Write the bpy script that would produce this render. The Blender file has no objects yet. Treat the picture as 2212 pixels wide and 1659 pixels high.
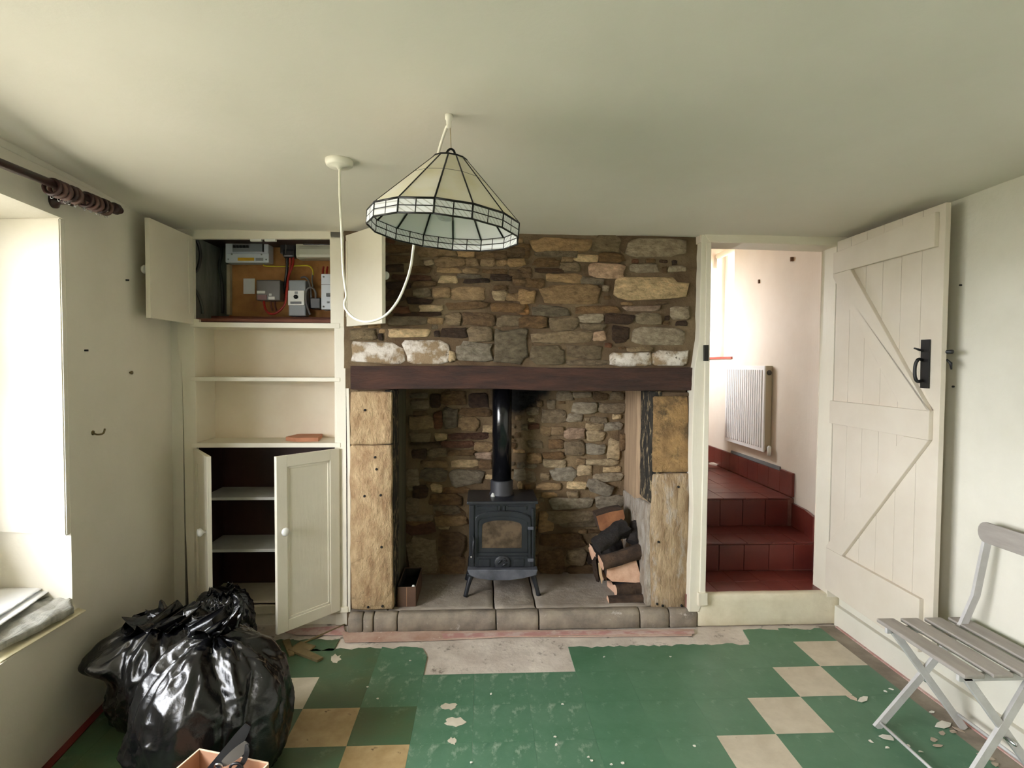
import bpy, bmesh, math, random
from mathutils import Vector, Matrix, noise
R = random.Random(7)
sc = bpy.context.scene
COL = sc.collection

# ------------------------------------------------------------------ camera
F = 1204.29; CX, CY = 1106.0, 829.5; H = 1.3865
RT = Vector((0.99870347, -0.0505512, 0.0059965))
DN = Vector((0.0042669, -0.03425356, -0.99940407))
FW = Vector((0.05072647, 0.99813389, -0.03399345))
cam = bpy.data.cameras.new('camera'); cam.sensor_width = 36; cam.lens = 36 * F / 2212; cam.clip_start = .02
co = bpy.data.objects.new('camera', cam); COL.objects.link(co)
co.matrix_world = Matrix(((RT.x, -DN.x, -FW.x, 0), (RT.y, -DN.y, -FW.y, 0), (RT.z, -DN.z, -FW.z, H), (0, 0, 0, 1)))
sc.camera = co

# ------------------------------------------------------------------ light
w = bpy.data.worlds.new('overcast_sky'); sc.world = w; w.use_nodes = True
bg = w.node_tree.nodes['Background']
bg.inputs[0].default_value = (.955, .955, 1.0, 1); bg.inputs[1].default_value = 42.0
sc.view_settings.view_transform = 'Standard'; sc.view_settings.look = 'None'
sc.view_settings.gamma = 1; sc.view_settings.use_curve_mapping = False
sc.view_settings.exposure = 0.0
sc.cycles.max_bounces = 10; sc.cycles.diffuse_bounces = 7; sc.cycles.transparent_max_bounces = 16
sc.cycles.caustics_reflective = False; sc.cycles.caustics_refractive = False
sc.cycles.sample_clamp_indirect = 8

def portal(loc, rot, sx, sy):
    l = bpy.data.lights.new('window_portal', 'AREA'); l.shape = 'RECTANGLE'; l.size = sx; l.size_y = sy
    l.cycles.is_portal = True
    o = bpy.data.objects.new('window_portal', l); COL.objects.link(o); o.location = loc; o.rotation_euler = rot

# ------------------------------------------------------------------ pixel -> place
def ray(u, v): return RT * ((u - CX) / F) + DN * ((v - CY) / F) + FW
C0 = Vector((0, 0, H))
def ony(u, v, y): d = ray(u, v); return C0 + d * (y / d.y)
def onz(u, v, z): d = ray(u, v); return C0 + d * ((z - H) / d.z)
def onx(u, v, x): d = ray(u, v); return C0 + d * (x / d.x)
def onp(u, v, p, n): d = ray(u, v); return C0 + d * ((p - C0).dot(n) / d.dot(n))

# ------------------------------------------------------------------ materials
def lin(c):
    f = lambda x: x / 12.92 if x <= .04045 else ((x + .055) / 1.055) ** 2.4
    return tuple(f(x / 255) for x in c[:3]) + (1,)
MATS = {}
def mat(name, a, b=None, rough=.6, scale=6, detail=6, lo=.35, hi=.65, bump=0, bscale=40, stretch=(1, 1, 1),
        metal=0, spec=.5, speck=None, sscale=60, samt=.62, objcol=False, coat=0, bstretch=None, soot=None, ssoft=.07, sstretch=None):
    """principled material: two colours mixed by noise, optional specks, fine relief"""
    if name in MATS: return MATS[name]
    m = bpy.data.materials.new(name); m.use_nodes = True; MATS[name] = m
    nt = m.node_tree; N = nt.nodes; L = nt.links
    p = N['Principled BSDF']
    p.inputs['Roughness'].default_value = rough; p.inputs['Metallic'].default_value = metal
    p.inputs['Specular IOR Level'].default_value = spec; p.inputs['Coat Weight'].default_value = coat
    tc = N.new('ShaderNodeTexCoord'); mp = N.new('ShaderNodeMapping'); mp.inputs['Scale'].default_value = stretch
    L.new(tc.outputs['Object'], mp.inputs[0])
    no = N.new('ShaderNodeTexNoise'); no.inputs['Scale'].default_value = scale; no.inputs['Detail'].default_value = detail
    no.inputs['Roughness'].default_value = .62
    L.new(mp.outputs[0], no.inputs['Vector'])
    r = N.new('ShaderNodeMapRange'); r.inputs[1].default_value = lo; r.inputs[2].default_value = hi
    L.new(no.outputs[0], r.inputs[0])
    mx = N.new('ShaderNodeMix'); mx.data_type = 'RGBA'
    L.new(r.outputs[0], mx.inputs[0])
    if objcol:
        oi = N.new('ShaderNodeObjectInfo')
        h1 = N.new('ShaderNodeMix'); h1.data_type = 'RGBA'; h1.blend_type = 'MULTIPLY'; h1.inputs[0].default_value = 1
        h2 = N.new('ShaderNodeMix'); h2.data_type = 'RGBA'; h2.blend_type = 'MULTIPLY'; h2.inputs[0].default_value = 1
        L.new(oi.outputs['Color'], h1.inputs[6]); h1.inputs[7].default_value = tuple(a) + (1,)
        L.new(oi.outputs['Color'], h2.inputs[6]); h2.inputs[7].default_value = tuple(b) + (1,)
        L.new(h1.outputs[2], mx.inputs[6]); L.new(h2.outputs[2], mx.inputs[7])
    else:
        mx.inputs[6].default_value = lin(a); mx.inputs[7].default_value = lin(b or a)
    out = mx.outputs[2]
    if speck is not None:
        n2 = N.new('ShaderNodeTexNoise'); n2.inputs['Scale'].default_value = sscale; n2.inputs['Detail'].default_value = 5
        n2.inputs['Roughness'].default_value = .7
        if sstretch:
            mp3 = N.new('ShaderNodeMapping'); mp3.inputs['Scale'].default_value = sstretch; L.new(tc.outputs['Object'], mp3.inputs[0]); L.new(mp3.outputs[0], n2.inputs['Vector'])
        else: L.new(mp.outputs[0], n2.inputs['Vector'])
        r2 = N.new('ShaderNodeMapRange'); r2.inputs[1].default_value = samt; r2.inputs[2].default_value = samt + ssoft
        L.new(n2.outputs[0], r2.inputs[0])
        m2 = N.new('ShaderNodeMix'); m2.data_type = 'RGBA'; L.new(r2.outputs[0], m2.inputs[0])
        L.new(out, m2.inputs[6]); m2.inputs[7].default_value = lin(speck); out = m2.outputs[2]
    if soot:
        vd = N.new('ShaderNodeVectorMath'); vd.operation = 'DISTANCE'; vd.inputs[1].default_value = soot[0]
        ms = N.new('ShaderNodeMapping'); ms.inputs['Scale'].default_value = (1, 1, 1); L.new(tc.outputs['Object'], vd.inputs[0])
        n4 = N.new('ShaderNodeTexNoise'); n4.inputs['Scale'].default_value = 7; n4.inputs['Detail'].default_value = 5; L.new(tc.outputs['Object'], n4.inputs['Vector'])
        ad = N.new('ShaderNodeMath'); ad.operation = 'MULTIPLY_ADD'; ad.inputs[1].default_value = soot[1] * 1.5; L.new(n4.outputs[0], ad.inputs[0]); L.new(vd.outputs['Value'], ad.inputs[2])
        r4 = N.new('ShaderNodeMapRange'); r4.inputs[1].default_value = soot[1] * 1.35; r4.inputs[2].default_value = soot[1] * 1.95; r4.inputs[3].default_value = 1; r4.inputs[4].default_value = 0; L.new(ad.outputs[0], r4.inputs[0])
        m4 = N.new('ShaderNodeMix'); m4.data_type = 'RGBA'; L.new(r4.outputs[0], m4.inputs[0]); L.new(out, m4.inputs[6]); m4.inputs[7].default_value = (.004, .0035, .003, 1); out = m4.outputs[2]
    L.new(out, p.inputs['Base Color'])
    if bump:
        n3 = N.new('ShaderNodeTexNoise'); n3.inputs['Scale'].default_value = bscale; n3.inputs['Detail'].default_value = 8
        n3.inputs['Roughness'].default_value = .65
        if bstretch:
            mp2 = N.new('ShaderNodeMapping'); mp2.inputs['Scale'].default_value = bstretch
            L.new(tc.outputs['Object'], mp2.inputs[0]); L.new(mp2.outputs[0], n3.inputs['Vector'])
        else: L.new(mp.outputs[0], n3.inputs['Vector'])
        bp = N.new('ShaderNodeBump'); bp.inputs['Strength'].default_value = 1; bp.inputs['Distance'].default_value = bump
        L.new(n3.outputs[0], bp.inputs['Height']); L.new(bp.outputs[0], p.inputs['Normal'])
    return m
def glassy(name, col, refl=.08, rough=.02, mixt=1.0):
    """clear thin pane: transparent with a weak mirror"""
    m = bpy.data.materials.new(name); m.use_nodes = True; MATS[name] = m; nt = m.node_tree; N = nt.nodes; L = nt.links
    N.remove(N['Principled BSDF']); t = N.new('ShaderNodeBsdfTransparent'); t.inputs[0].default_value = tuple(col) + (1,)
    g = N.new('ShaderNodeBsdfGlossy'); g.inputs['Roughness'].default_value = rough
    x = N.new('ShaderNodeMixShader'); x.inputs[0].default_value = refl
    L.new(t.outputs[0], x.inputs[1]); L.new(g.outputs[0], x.inputs[2]); L.new(x.outputs[0], N['Material Output'].inputs[0]); return m
def opal(name, c, tr=.5, refl=.06, lines=False, stain=None):
    """opalescent glass: part diffuse, part translucent, weak gloss"""
    m = bpy.data.materials.new(name); m.use_nodes = True; MATS[name] = m; nt = m.node_tree; N = nt.nodes; L = nt.links
    N.remove(N['Principled BSDF'])
    d = N.new('ShaderNodeBsdfDiffuse'); t = N.new('ShaderNodeBsdfTranslucent'); g = N.new('ShaderNodeBsdfGlossy')
    g.inputs['Roughness'].default_value = .12
    a = N.new('ShaderNodeMixShader'); a.inputs[0].default_value = tr; b = N.new('ShaderNodeMixShader'); b.inputs[0].default_value = refl
    tc = N.new('ShaderNodeTexCoord'); no = N.new('ShaderNodeTexNoise'); no.inputs['Scale'].default_value = 14; no.inputs['Detail'].default_value = 5
    L.new(tc.outputs['Object'], no.inputs['Vector'])
    cr = N.new('ShaderNodeMix'); cr.data_type = 'RGBA'; r = N.new('ShaderNodeMapRange'); r.inputs[1].default_value = .4; r.inputs[2].default_value = .75
    L.new(no.outputs[0], r.inputs[0]); L.new(r.outputs[0], cr.inputs[0]); cr.inputs[6].default_value = lin(c); cr.inputs[7].default_value = lin(stain or c)
    out = cr.outputs[2]
    if lines:
        wv = N.new('ShaderNodeTexWave'); wv.wave_type = 'BANDS'; wv.bands_direction = 'DIAGONAL'; wv.inputs['Scale'].default_value = 42; wv.inputs['Distortion'].default_value = .3
        L.new(tc.outputs['Object'], wv.inputs['Vector'])
        rr = N.new('ShaderNodeMapRange'); rr.inputs[1].default_value = .0; rr.inputs[2].default_value = .22; L.new(wv.outputs[1], rr.inputs[0])
        lm = N.new('ShaderNodeMix'); lm.data_type = 'RGBA'; L.new(rr.outputs[0], lm.inputs[0]); lm.inputs[6].default_value = lin((200, 200, 192)); L.new(out, lm.inputs[7]); out = lm.outputs[2]
    L.new(out, d.inputs[0]); L.new(out, t.inputs[0])
    L.new(d.outputs[0], a.inputs[1]); L.new(t.outputs[0], a.inputs[2]); L.new(a.outputs[0], b.inputs[1]); L.new(g.outputs[0], b.inputs[2])
    L.new(b.outputs[0], N['Material Output'].inputs[0]); return m

PAINT = mat('cream_wall_paint', (223, 218, 206), (216, 211, 198), rough=.75, scale=2.5, bump=.0025, bscale=9)
CEIL = mat('ceiling_paint', (224, 219, 208), (219, 214, 202), rough=.8, scale=2, bump=.002, bscale=7)
RPAINT = mat('scuffed_wall_paint', (216, 212, 199), (208, 204, 190), rough=.75, scale=3, bump=.003, bscale=10, speck=(168, 164, 158), sscale=5, samt=.7)
PASS = mat('peach_passage_paint', (222, 212, 198), (216, 205, 190), rough=.75, scale=3, bump=.002, bscale=9)
WOODW = mat('cream_gloss_woodwork', (225, 219, 203), (220, 213, 196), rough=.42, scale=5, bump=.0008, bscale=60, bstretch=(1, 1, .15))
WOODK = mat('scuffed_cream_woodwork', (224, 217, 198), (214, 205, 184), rough=.5, scale=9, bump=.001, bscale=40, speck=(150, 140, 120), sscale=26, samt=.72)
DOORP = mat('door_cream_paint', (214, 205, 190), (208, 198, 182), rough=.5, scale=4, bump=.0006, bscale=60, bstretch=(1, 1, .1))
DARKW = mat('dark_brown_lining', (62, 30, 20), (42, 18, 12), rough=.6, scale=6, stretch=(1, 1, .2), bump=.001)
SHELFW = mat('grey_white_shelf_paint', (205, 205, 200), (188, 188, 182), rough=.5, scale=8)
BEAM = mat('dark_oak_beam', (82, 50, 38), (38, 23, 18), rough=.66, scale=9, lo=.3, hi=.7, stretch=(.5, 2.5, 3), bump=.016, bscale=20, speck=(150, 130, 115), sscale=55, samt=.735)
MORTAR = mat('earthy_mortar', (124, 106, 80), (86, 66, 46), rough=.95, scale=3.5, bump=.012, bscale=30)
STONE = mat('rubble_stone', (1.45, 1.42, 1.38), (.58, .53, .48), rough=.92, scale=24, lo=.3, hi=.7, bump=.03, bscale=34, speck=(78, 62, 44), sscale=26, samt=.64, ssoft=.16, objcol=True, stretch=(1, 1, 1.8))
FSOOT = ((.21, 3.43, 1.24), .19)
FSTONE = mat('smoked_rubble_stone', (1.45, 1.42, 1.38), (.58, .53, .48), rough=.92, scale=24, lo=.3, hi=.7, bump=.03, bscale=34, speck=(78, 62, 44), sscale=26, samt=.64, ssoft=.16, objcol=True, stretch=(1, 1, 1.8), soot=FSOOT)
FMORTAR = mat('smoked_mortar', (128, 107, 78), (92, 72, 50), rough=.95, scale=5, bump=.014, bscale=30, soot=FSOOT)
WSTONE = mat('whitewashed_stone', (222, 214, 205), (150, 128, 100), rough=.9, scale=14, lo=.42, hi=.58, bump=.012, bscale=30, speck=(98, 84, 70), sscale=34, samt=.6)
PILLAR = mat('yellow_sandstone', (218, 190, 148), (164, 130, 94), rough=.9, scale=14, lo=.3, hi=.7, stretch=(1.6, 1.6, .7), bump=.035, bscale=26, bstretch=(1.4, 1.4, .8), speck=(132, 104, 72), sscale=9, samt=.56, ssoft=.2)
PILLARP = mat('pale_sandstone', (208, 182, 146), (150, 122, 90), rough=.9, scale=13, lo=.3, hi=.7, stretch=(1.8, 1.8, .6), bump=.035, bscale=26, speck=(200, 190, 178), sscale=8, samt=.54, ssoft=.15)
OCHRE = mat('ochre_sandstone', (190, 152, 100), (132, 102, 66), rough=.9, scale=14, lo=.3, hi=.7, bump=.03, bscale=28, speck=(98, 80, 54), sscale=9, samt=.52, ssoft=.15)
SOOT = mat('sooted_stone', (26, 23, 20), (58, 52, 42), rough=.9, scale=12, stretch=(2, 2, .5), bump=.02, bscale=26, speck=(168, 148, 112), sscale=22, samt=.54, sstretch=(2, 2, .6))
GREYB = mat('grey_green_board', (104, 98, 76), (84, 78, 58), rough=.85, scale=9, stretch=(2, 2, .3), bump=.004, speck=(34, 30, 24), sscale=14, samt=.62)
PINKB = mat('bleached_plank', (172, 146, 116), (146, 120, 94), rough=.85, scale=9, stretch=(3, 3, .3), bump=.004)
WHITEST = mat('lime_washed_stone', (196, 188, 176), (146, 128, 108), rough=.9, scale=12, lo=.3, hi=.7, stretch=(1.6, 1.6, .7), bump=.03, bscale=22, speck=(92, 84, 80), sscale=18, samt=.64)
HEARTH = mat('grey_flagstone', (164, 154, 142), (130, 118, 106), rough=.85, scale=5, bump=.006, bscale=26, speck=(176, 164, 150), sscale=30, samt=.66)
HEARTHF = mat('worn_kerb_stone', (152, 140, 124), (112, 102, 92), rough=.8, scale=8, bump=.006, bscale=26, speck=(178, 168, 158), sscale=18, samt=.64)
CONC = mat('bare_concrete', (212, 202, 190), (184, 172, 160), rough=.9, scale=6, bump=.004, bscale=30, speck=(128, 118, 106), sscale=15, samt=.58, ssoft=.1)
CONCP = mat('pink_stained_concrete', (196, 172, 158), (172, 138, 122), rough=.9, scale=7, bump=.004, bscale=30, speck=(214, 200, 190), sscale=20, samt=.62)
REDLINE = mat('red_floor_paint', (180, 136, 130), (198, 174, 166), rough=.75, scale=12, lo=.45, hi=.6)
GREENT = mat('green_vinyl', (64, 106, 78), (82, 120, 94), rough=.42, scale=5, bump=.0006, bscale=60, speck=(132, 158, 138), sscale=15, samt=.6, ssoft=.3, sstretch=(1.3, .9, 1))
GREEND = mat('dusty_green_vinyl', (66, 107, 80), (88, 122, 98), rough=.46, scale=5, bump=.0006, bscale=60, speck=(176, 186, 168), sscale=12, samt=.56, ssoft=.3, sstretch=(1.4, .9, 1))
GREENB = mat('brown_stained_green_vinyl', (58, 96, 70), (76, 90, 60), rough=.45, scale=4, bump=.0006, bscale=60, speck=(120, 138, 112), sscale=9, samt=.6, ssoft=.25)
CREAMT = mat('cream_vinyl', (202, 192, 172), (184, 173, 152), rough=.45, scale=9, bump=.0006, bscale=60, speck=(118, 100, 72), sscale=20, samt=.68)
CREAMD = mat('stained_cream_vinyl', (190, 168, 128), (152, 126, 84), rough=.45, scale=5, bump=.0006, bscale=60, speck=(96, 72, 40), sscale=14, samt=.64)
BORDER = mat('grimy_floor_border', (150, 139, 124), (122, 111, 98), rough=.85, scale=8, bump=.003, speck=(150, 138, 124), sscale=26, samt=.66)
QUARRY = mat('red_quarry_tile', (110, 48, 39), (88, 37, 31), rough=.34, scale=3, bump=.0008, bscale=40, speck=(172, 96, 84), sscale=12, samt=.7)
GROUT = mat('pale_grout', (150, 110, 96), (110, 70, 60), rough=.9)
IRON = mat('black_cast_iron', (38, 40, 45), (28, 29, 33), rough=.36, scale=12, bump=.0008, bscale=60, spec=.5)
ASHLIP = mat('ash_dusted_iron', (88, 90, 98), (54, 56, 62), rough=.6, scale=12, bump=.001)
PIPE = mat('black_enamel_flue', (14, 14, 17), rough=.18, spec=.6)
PIPEC = mat('grey_flue_collar', (54, 54, 58), (38, 38, 42), rough=.55)
STOVEGL = mat('smoked_stove_glass', (94, 78, 62), (44, 34, 27), rough=.2, scale=16, lo=.4, hi=.7, speck=(160, 140, 112), sscale=24, samt=.7)
BARK = mat('rough_brown_bark', (82, 62, 46), (46, 34, 26), rough=.95, scale=14, stretch=(1, 1, 1), bump=.010, bscale=34)
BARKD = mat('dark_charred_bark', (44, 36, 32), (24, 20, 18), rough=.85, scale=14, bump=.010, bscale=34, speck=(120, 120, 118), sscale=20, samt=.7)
CUT = mat('fresh_cut_wood', (226, 188, 160), (196, 148, 120), rough=.8, scale=12, bump=.002)
ORANGEW = mat('orange_split_wood', (164, 110, 72), (128, 82, 52), rough=.85, scale=14, bump=.004)
BLACKIRON = mat('black_latch_iron', (22, 22, 22), (14, 14, 14), rough=.5)
LEAD = mat('lead_came', (40, 38, 34), (26, 25, 22), rough=.45, metal=.6)
FLEX = mat('white_flex', (232, 228, 214), rough=.45)
WPLAST = mat('white_plastic', (222, 222, 218), (212, 212, 206), rough=.4)
POLE = mat('dark_walnut_pole', (58, 34, 30), (40, 22, 20), rough=.4, scale=12, stretch=(6, .5, 6))
RING = mat('brown_wood_ring', (92, 64, 54), (66, 42, 36), rough=.45, scale=20)
CHAIRP = mat('grey_white_chair_paint', (196, 194, 192), (178, 175, 172), rough=.5, scale=12, bump=.0008, speck=(120, 108, 98), sscale=30, samt=.72)
SLATP = mat('grey_slat_paint', (160, 153, 146), (144, 137, 130), rough=.55, scale=9, stretch=(3, .6, 3), bump=.0008)
PAPER = mat('white_paper', (236, 238, 242), (226, 228, 234), rough=.5)
POLY = mat('grey_polythene', (186, 186, 180), (150, 150, 144), rough=.32, scale=12, stretch=(1, 3, 1), bump=.006, bscale=18, bstretch=(5, 1, 5))
CARD = mat('brown_cardboard', (186, 144, 116), (170, 128, 100), rough=.8, scale=8)
CARDE = mat('pale_cardboard_edge', (222, 196, 168), rough=.8)
LEATHER = mat('brown_box_board', (98, 72, 56), (80, 58, 44), rough=.55, scale=8)
BLACKIN = mat('black_box_lining', (16, 14, 12), (28, 24, 18), rough=.8)
SILLB = mat('brown_window_sill', (116, 70, 54), (90, 52, 42), rough=.5)
STRAPM = mat('black_webbing', (26, 27, 32), (18, 18, 22), rough=.45)
STEEL = mat('bright_steel', (200, 200, 204), rough=.25, metal=1)
CHIP = mat('brown_chipboard', (172, 124, 72), (140, 94, 52), rough=.85, scale=9, bump=.001, speck=(92, 60, 34), sscale=10, samt=.68)
PLASTG = mat('grey_old_plaster', (128, 130, 120), (98, 100, 92), rough=.9, scale=7, stretch=(2, 2, .5), bump=.006)
BOXB = mat('dark_red_brown_board', (108, 58, 36), (80, 38, 24), rough=.7, scale=6, stretch=(.5, 2, 2))
GREYP = mat('grey_plastic', (142, 148, 154), rough=.4)
DGREYP = mat('dark_grey_plastic', (98, 94, 90), (88, 84, 80), rough=.35)
BLACKP = mat('black_plastic', (18, 18, 19), rough=.35)
BLUEW = mat('cool_white_plastic', (212, 220, 232), rough=.4)
CREAMP = mat('cream_meter_plastic', (206, 206, 188), (196, 196, 178), rough=.35)
YELLOW = mat('yellow_label', (214, 170, 40), rough=.5)
GREYL = mat('grey_label', (140, 142, 148), rough=.5)
REDC = mat('red_cable', (150, 34, 24), rough=.4)
YELC = mat('yellow_cable', (196, 182, 40), rough=.4)
GREYC = mat('grey_cable', (112, 108, 106), rough=.45)
TERRA = mat('terracotta_tile', (184, 128, 98), (166, 110, 82), rough=.8, scale=12)
RADI = mat('radiator_enamel', (236, 236, 236), rough=.3)
RADS = mat('radiator_side_beige', (196, 184, 160), rough=.5)
LEADP = mat('grey_membrane', (112, 116, 118), rough=.6)
BAGM = mat('black_bin_liner', (10, 10, 12), (16, 16, 18), rough=.2, scale=8, bump=.004, bscale=14, spec=.6)
GRASS = mat('pale_gravel_outside', (146, 142, 128), (130, 126, 112), rough=1, scale=2)
UPVC = mat('white_window_paint', (236, 236, 232), rough=.4)
PANE = glassy('clear_window_glass', (.97, .98, .98), .06)
BULBG = glassy('clear_bulb_glass', (.93, .95, .97), .16)
OPALC = opal('cream_opal_glass', (250, 247, 234), .42, .05, stain=(242, 236, 208))
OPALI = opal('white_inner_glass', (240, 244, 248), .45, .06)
OPALW = opal('white_etched_glass', (240, 242, 240), .35, .08, lines=True)
BLIND = mat('cream_roller_blind', (232, 226, 206), rough=.7)

# ------------------------------------------------------------------ geometry helpers
def link(name, me, m, parent=None, smooth=False):
    if m and not me.materials: me.materials.append(m)
    if smooth:
        for p in me.polygons: p.use_smooth = True
    o = bpy.data.objects.new(name, me); COL.objects.link(o)
    if parent is not None:
        o.parent = parent; o.matrix_parent_inverse = Matrix.Translation(-Vector(parent.location))
    return o
def mesh(name, V, Fc, m, parent=None, smooth=False):
    me = bpy.data.meshes.new(name); me.from_pydata([tuple(v) for v in V], [], Fc); me.update()
    return link(name, me, m, parent, smooth)
def from_bm(name, bm, m, parent=None, smooth=False):
    bmesh.ops.recalc_face_normals(bm, faces=bm.faces)
    me = bpy.data.meshes.new(name); bm.to_mesh(me); bm.free(); return link(name, me, m, parent, smooth)
def bm_box(bm, a, b, bev=0):
    vs = [bm.verts.new((x, y, z)) for x in (a[0], b[0]) for y in (a[1], b[1]) for z in (a[2], b[2])]
    fs = [bm.faces.new([vs[i] for i in q]) for q in ((0, 1, 3, 2), (4, 6, 7, 5), (0, 4, 5, 1), (2, 3, 7, 6), (0, 2, 6, 4), (1, 5, 7, 3))]
    if bev:
        es = {e for f in fs for e in f.edges}
        bmesh.ops.bevel(bm, geom=list(es), offset=bev, segments=2, profile=.6, affect='EDGES')
def box(name, a, b, m, parent=None, bev=0):
    a, b = [min(p, q) for p, q in zip(a, b)], [max(p, q) for p, q in zip(a, b)]
    bm = bmesh.new(); bm_box(bm, a, b, bev); return from_bm(name, bm, m, parent)
def prism(name, pts, d, m, parent=None, bev=0):
    """closed outline (3D points) pushed along vector d"""
    bm = bmesh.new(); d = Vector(d)
    A = [bm.verts.new(p) for p in pts]; B = [bm.verts.new(Vector(p) + d) for p in pts]; n = len(pts)
    bm.faces.new(A); bm.faces.new(B[::-1])
    for i in range(n): bm.faces.new((A[i], B[i], B[(i + 1) % n], A[(i + 1) % n]))
    bmesh.ops.recalc_face_normals(bm, faces=bm.faces)
    if bev: bmesh.ops.bevel(bm, geom=list(bm.edges), offset=bev, segments=2, profile=.6, affect='EDGES')
    return from_bm(name, bm, m, parent)
def pxbox(name, u0, v0, u1, v1, y, dep, m, parent=None, bev=0):
    """pixel rectangle laid on the upright plane at y, pushed back by dep"""
    return prism(name, [ony(u0, v0, y), ony(u1, v0, y), ony(u1, v1, y), ony(u0, v1, y)], (0, dep, 0), m, parent, bev)
def pxpoly(name, pts, y, dep, m, parent=None, bev=0):
    return prism(name, [ony(u, v, y) for u, v in pts], (0, dep, 0), m, parent, bev)
def spline(P, n=6):
    P = [Vector(p) for p in P]; out = []
    for i in range(len(P) - 1):
        a, b, c, d = P[max(i - 1, 0)], P[i], P[i + 1], P[min(i + 2, len(P) - 1)]
        for k in range(n):
            t = k / n
            out.append(.5 * ((2 * b) + (c - a) * t + (2 * a - 5 * b + 4 * c - d) * t * t + (3 * b - a - 3 * c + d) * t ** 3))
    out.append(P[-1]); return out
def bm_tube(bm, P, r, segs=8, closed=False):
    P = [Vector(p) for p in P]; n = len(P); rs = r if isinstance(r, (list, tuple)) else [r] * n
    up = Vector((0, 0, 1)); rings = []
    prev = None
    for i in range(n):
        if closed: t = (P[(i + 1) % n] - P[i - 1]).normalized()
        else: t = (P[min(i + 1, n - 1)] - P[max(i - 1, 0)]).normalized()
        if prev is None:
            a = t.cross(up if abs(t.z) < .9 else Vector((1, 0, 0))).normalized()
        else: a = (prev - t * prev.dot(t)).normalized()
        prev = a; b = t.cross(a)
        rings.append([bm.verts.new(P[i] + (a * math.cos(2 * math.pi * k / segs) + b * math.sin(2 * math.pi * k / segs)) * rs[i]) for k in range(segs)])
    for i in range(n if closed else n - 1):
        A, B = rings[i], rings[(i + 1) % n]
        for k in range(segs): bm.faces.new((A[k], A[(k + 1) % segs], B[(k + 1) % segs], B[k]))
    if not closed: bm.faces.new(rings[0][::-1]); bm.faces.new(rings[-1])
def tube(name, P, r, m, parent=None, segs=8, closed=False):
    bm = bmesh.new(); bm_tube(bm, P, r, segs, closed); return from_bm(name, bm, m, parent, True)
def lathe(name, prof, o, ax, m, parent=None, segs=20):
    """profile [(radius, distance along axis)] turned about an axis"""
    o = Vector(o); ax = Vector(ax).normalized()
    return tube(name, [o + ax * h for r, h in prof], [max(r, 1e-4) for r, h in prof], m, parent, segs)
def tag(o, label, cat, group=None, kind=None):
    o['label'] = label; o['category'] = cat
    if group: o['group'] = group
    if kind: o['kind'] = kind
    return o
def thing(name, label, cat, loc=(0, 0, 0), group=None, kind=None):
    o = bpy.data.objects.new(name, None); COL.objects.link(o); o.location = loc; o.empty_display_size = .1
    return tag(o, label, cat, group, kind)
def nz(p, s=1.0): return noise.noise(Vector(p) * s)

# ================================================================== THE ROOM
CZ = 2.07
YR = -2.4                                                  # wall behind the camera
def lw(y, t=0): return (-1.296 - .106 * y - t * .9944, y + t * .1054)   # left wall runs slightly askew
def lbox(name, y0, y1, t0, t1, z0, z1, m, parent=None, bev=0):
    q = [lw(y0, t0), lw(y1, t0), lw(y1, t1), lw(y0, t1)]
    return prism(name, [(x, y, z0) for x, y in q], (0, 0, z1 - z0), m, parent, bev)
TH = .62
wl = thing('wall_left', 'cream plastered wall with deep window recess, left of the cupboard', 'wall', (-1.5, 1, 0), kind='structure')
W1 = (.0, 2.12); W2 = (-1.75, -.75); SZ, TZ = .455, 1.905
lbox('wall_panel', W1[1], 3.6, 0, TH, 0, 2.5, PAINT, wl)
lbox('wall_panel', W1[0], W1[1], 0, TH, 0, SZ, PAINT, wl)
lbox('wall_panel', W1[0], W1[1], 0, TH, TZ, 2.5, PAINT, wl)
lbox('wall_panel', W2[1], W1[0], 0, TH, 0, 2.5, PAINT, wl)
lbox('wall_panel', W2[0], W2[1], 0, TH, 0, .75, PAINT, wl)
lbox('wall_panel', W2[0], W2[1], 0, TH, TZ, 2.5, PAINT, wl)
lbox('wall_panel', YR - .3, W2[0], 0, TH, 0, 2.5, PAINT, wl)
lbox('window_seat_back', W1[0], W1[1], .34, TH, SZ, .735, PAINT, wl)
# reveal lining on the far side: a thick skim of plaster that stops above the seat
bm = bmesh.new()
q = [lw(W1[1] - .022, .004), lw(W1[1] + .01, .0), lw(W1[1] + .01, .36), lw(W1[1] - .022, .36)]
A = [bm.verts.new((x, y, .752 + (.012 if i in (2, 3) else 0))) for i, (x, y) in enumerate(q)]; B = [bm.verts.new((x, y, TZ)) for x, y in q]
bm.faces.new(A); bm.faces.new(B)
for i in range(4): bm.faces.new((A[i], A[(i + 1) % 4], B[(i + 1) % 4], B[i]))
bmesh.ops.bevel(bm, geom=list(bm.edges), offset=.004, segments=2, affect='EDGES')
from_bm('reveal_lining', bm, PAINT, wl)
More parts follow.
